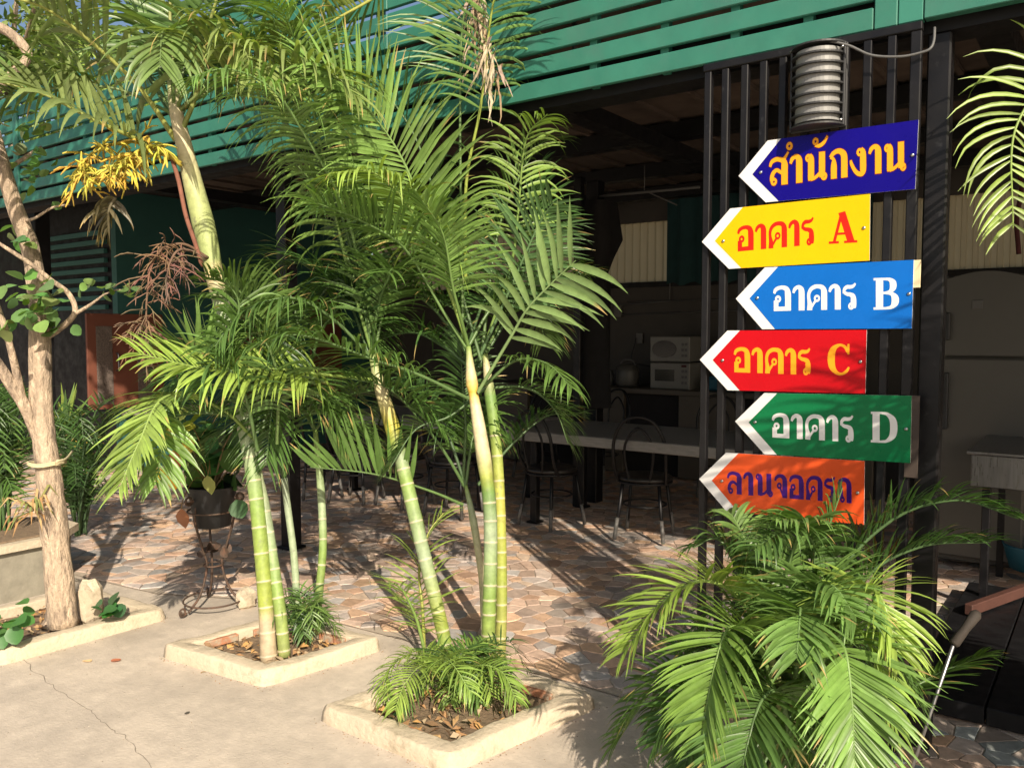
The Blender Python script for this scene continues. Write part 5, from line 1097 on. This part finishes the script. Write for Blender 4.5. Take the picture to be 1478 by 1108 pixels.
# ================================================================== TABLES AND CHAIRS IN THE HALL
def chair_proto():
    t = thing('metal_chair', '', 'chair', (0,0,0), 'black hoop back metal chairs round the stone tables')
    t['label'] = 'x'
    mb = MB(); mb.lathe([(.001,.462),(.17,.465),(.195,.455),(.198,.44),(.19,.43),(.001,.43)], (0,0,0), 24); mb.build('seat', M['vinyl'], t)
    mb = MB(); mb.tube([(.19*math.cos(a*math.pi/10), .19*math.sin(a*math.pi/10), .418) for a in range(21)], .011, 7, cap=False); mb.build('seat_ring', M['black'], t)
    for sx, sy in ((-1,-1),(1,-1),(-1,1),(1,1)):
        mb = MB(); mb.tube([(.13*sx,.13*sy,.42),(.15*sx,.155*sy,.22),(.175*sx,.185*sy,.012)], .0125, 8); l = mb.build('leg', M['black'], t)
        mb = MB(); mb.tube([(.158*sx,.165*sy,.17),(.1755*sx,.1855*sy,.0135)], .0145, 8); mb.build('sunlit_foot', M['leg_sun'], l)  # paler sleeve paints in the sunlight that reaches the feet
    mb = MB(); mb.tube([(.155*math.cos(a*math.pi/8), .155*math.sin(a*math.pi/8), .25) for a in range(17)], .007, 6, cap=False); mb.build('leg_ring', M['black'], t)
    # back on -Y side
    mb = MB(); mb.tube(catmull([(-.17,-.10,.42),(-.185,-.17,.55),(-.18,-.20,.72),(-.11,-.225,.86),(0,-.232,.90),(.11,-.225,.86),(.18,-.20,.72),(.185,-.17,.55),(.17,-.10,.42)],5), .0125, 8); mb.build('outer_hoop', M['black'], t)
    mb = MB(); mb.tube(catmull([(-.07,-.17,.43),(-.10,-.195,.60),(-.09,-.21,.72),(0,-.222,.82),(.09,-.21,.72),(.10,-.195,.60),(.07,-.17,.43)],5), .0095, 7); mb.build('inner_hoop', M['black'], t)
    return t
cp = chair_proto(); used = [False]
def chair(px, py, rz, label):
    g = G(px, py, .018); g.z = .016
    if not used[0]:
        used[0] = True; cp.location = g; cp.rotation_euler = (0,0,rz); cp['label'] = label; return cp
    return copy_thing(cp, g, rz, label)
# tables (front row parallel to the fascia)
def table(pxl, pxr, py, z, depth, label, dz=.075):
    a = G(pxl, py, z); r = ray(pxr, 600); k = a.y/r.y; xr = r.x*k
    t = thing('stone_table', label, 'table', ((a.x+xr)/2, a.y, 0), 'long grey stone tables in the hall')
    mb = MB(); mb.bbox((a.x, a.y, z-dz), (xr, a.y+depth, z), .006); mb.build('table_top', M['tabletop'], t)
    n = max(2, int((xr-a.x)/1.3)+1)
    for k in range(n):
        x = a.x+.25+(xr-a.x-.5)*k/(n-1)
        for y in (a.y+.12, a.y+depth-.12):
            mb = MB(); mb.bbox((x-.03, y-.03, .016), (x+.03, y+.03, z-dz-.001), .006); mb.bbox((x-.05,y-.05,.016),(x+.05,y+.05,.03),.003); mb.build('leg', M['black'], t)
table(722, 1130, 619, .745, .95, 'nearer grey stone topped table behind the chairs and the sign grille')
table(470, 716, 595, .745, .95, 'grey stone table further left, half hidden behind the palms')
R2 = random.Random(5)
PI = math.pi
cam_turn = 0
for px, py, rz, lb in (
  (930,775, .25, 'hoop back metal chair in front of the stone table, nearest the sign grille'),
  (796,758, -.2, 'hoop back metal chair in front of the stone table, right of the ringed palm stems'),
  (1035,715, PI+.4, 'hoop back chair behind the stone table, partly behind the left bars of the grille'),
  (870,690, PI-.2, 'hoop back chair behind the stone table, seen below the rice cooker'),
  (775,688, PI+.1, 'hoop back chair behind the stone table, left of the draped post'),
  (1090,770, .6, 'hoop back chair directly behind the grille bars under the green sign'),
  (655,742, .2, 'hoop back chair at the left stone table, seen between the two palm stems'),
  (585,728, -.1, 'hoop back chair at the left stone table, just left of the leaning palm stem'),
  (515,722, .3, 'hoop back chair at the left stone table, behind the green feathered palm leaf'),
  (455,716, -.3, 'hoop back chair at the far left stone table, just right of the black post')):
    chair(px, py, rz, lb)
# blue crates / dark boxes seen at the bottom of the counter are left in shade
# ================================================================== TREES BEYOND THE HALL
def leaf_tree(loc, h, cr, col, label, n=5200, seed=1, lsz=.16, zc=None):
    r = random.Random(seed); loc = Vector(loc); t = thing('background_tree', label, 'tree', loc, 'trees behind the hall roof')
    mb = MB(); base = loc; top = loc+Vector((r.uniform(-.4,.4), r.uniform(-.4,.4), h*.62))
    mb.tube(catmull([base, base.lerp(top,.5)+Vector((.25,0,0)), top],5), [.22-.14*k/10 for k in range(11)], 8); mb.build('trunk', M['bark'], t)
    clumps = []
    for k in range(26):
        a = r.uniform(0,2*math.pi); q = r.random()**.5; z = r.uniform(-.9,1)
        c = loc+Vector((cr*q*math.cos(a)*(1-.35*abs(z)), cr*q*math.sin(a)*(1-.35*abs(z)), h*.68+z*h*.34)); clumps.append((c, r.uniform(.35,.8)*cr*.42, r.uniform(.6,1.3)))
        mb = MB(); mb.tube([top, top.lerp(c,.5)+Vector((0,0,-.15)), c], [.06,.04,.012], 5); 
        if k < 14: mb.build('limb', M['bark'], t)
    mb = MB()
    for k in range(n):
        c, rad, tone = r.choice(clumps); d = Vector((r.gauss(0,1),r.gauss(0,1),r.gauss(0,.8))); d = d/(d.length or 1)*rad*r.uniform(.3,1.15)
        p = c+d; u = Vector((r.gauss(0,1),r.gauss(0,1),r.gauss(0,1)-.4)).normalized(); v = u.orthogonal().normalized(); s = lsz*r.uniform(.6,1.3)
        kk = tone*r.uniform(.75,1.25); cc = (col[0]*kk, col[1]*kk, col[2]*kk)
        mb.add([p-u*s, p+v*s*.34, p+u*s, p-v*s*.34], [(0,1,2,3)], cc)
    mb.build('crown', M['broadleaf'], t)
def far(px, d):
    q = D(px, 480, d); return (q.x, q.y, 0)
leaf_tree(far(30, 15), 9.6, 3.3, (.19,.27,.05), 'bright green bushy tree behind the roof at the far left', 13000, 3, .10)
leaf_tree(far(190, 19), 9.6, 2.8, (.17,.24,.05), 'leafy tree behind the palm crown above the fascia', 9000, 4, .11)
leaf_tree(far(330, 24), 8.8, 2.2, (.10,.14,.04), 'thin distant tree peeping over the fascia beside the tall palm', 2500, 5, .12)
leaf_tree(far(-140, 13), 6.5, 2.6, (.08,.15,.03), 'dark leafy tree outside the hall beyond the left edge', 5500, 6, .12)
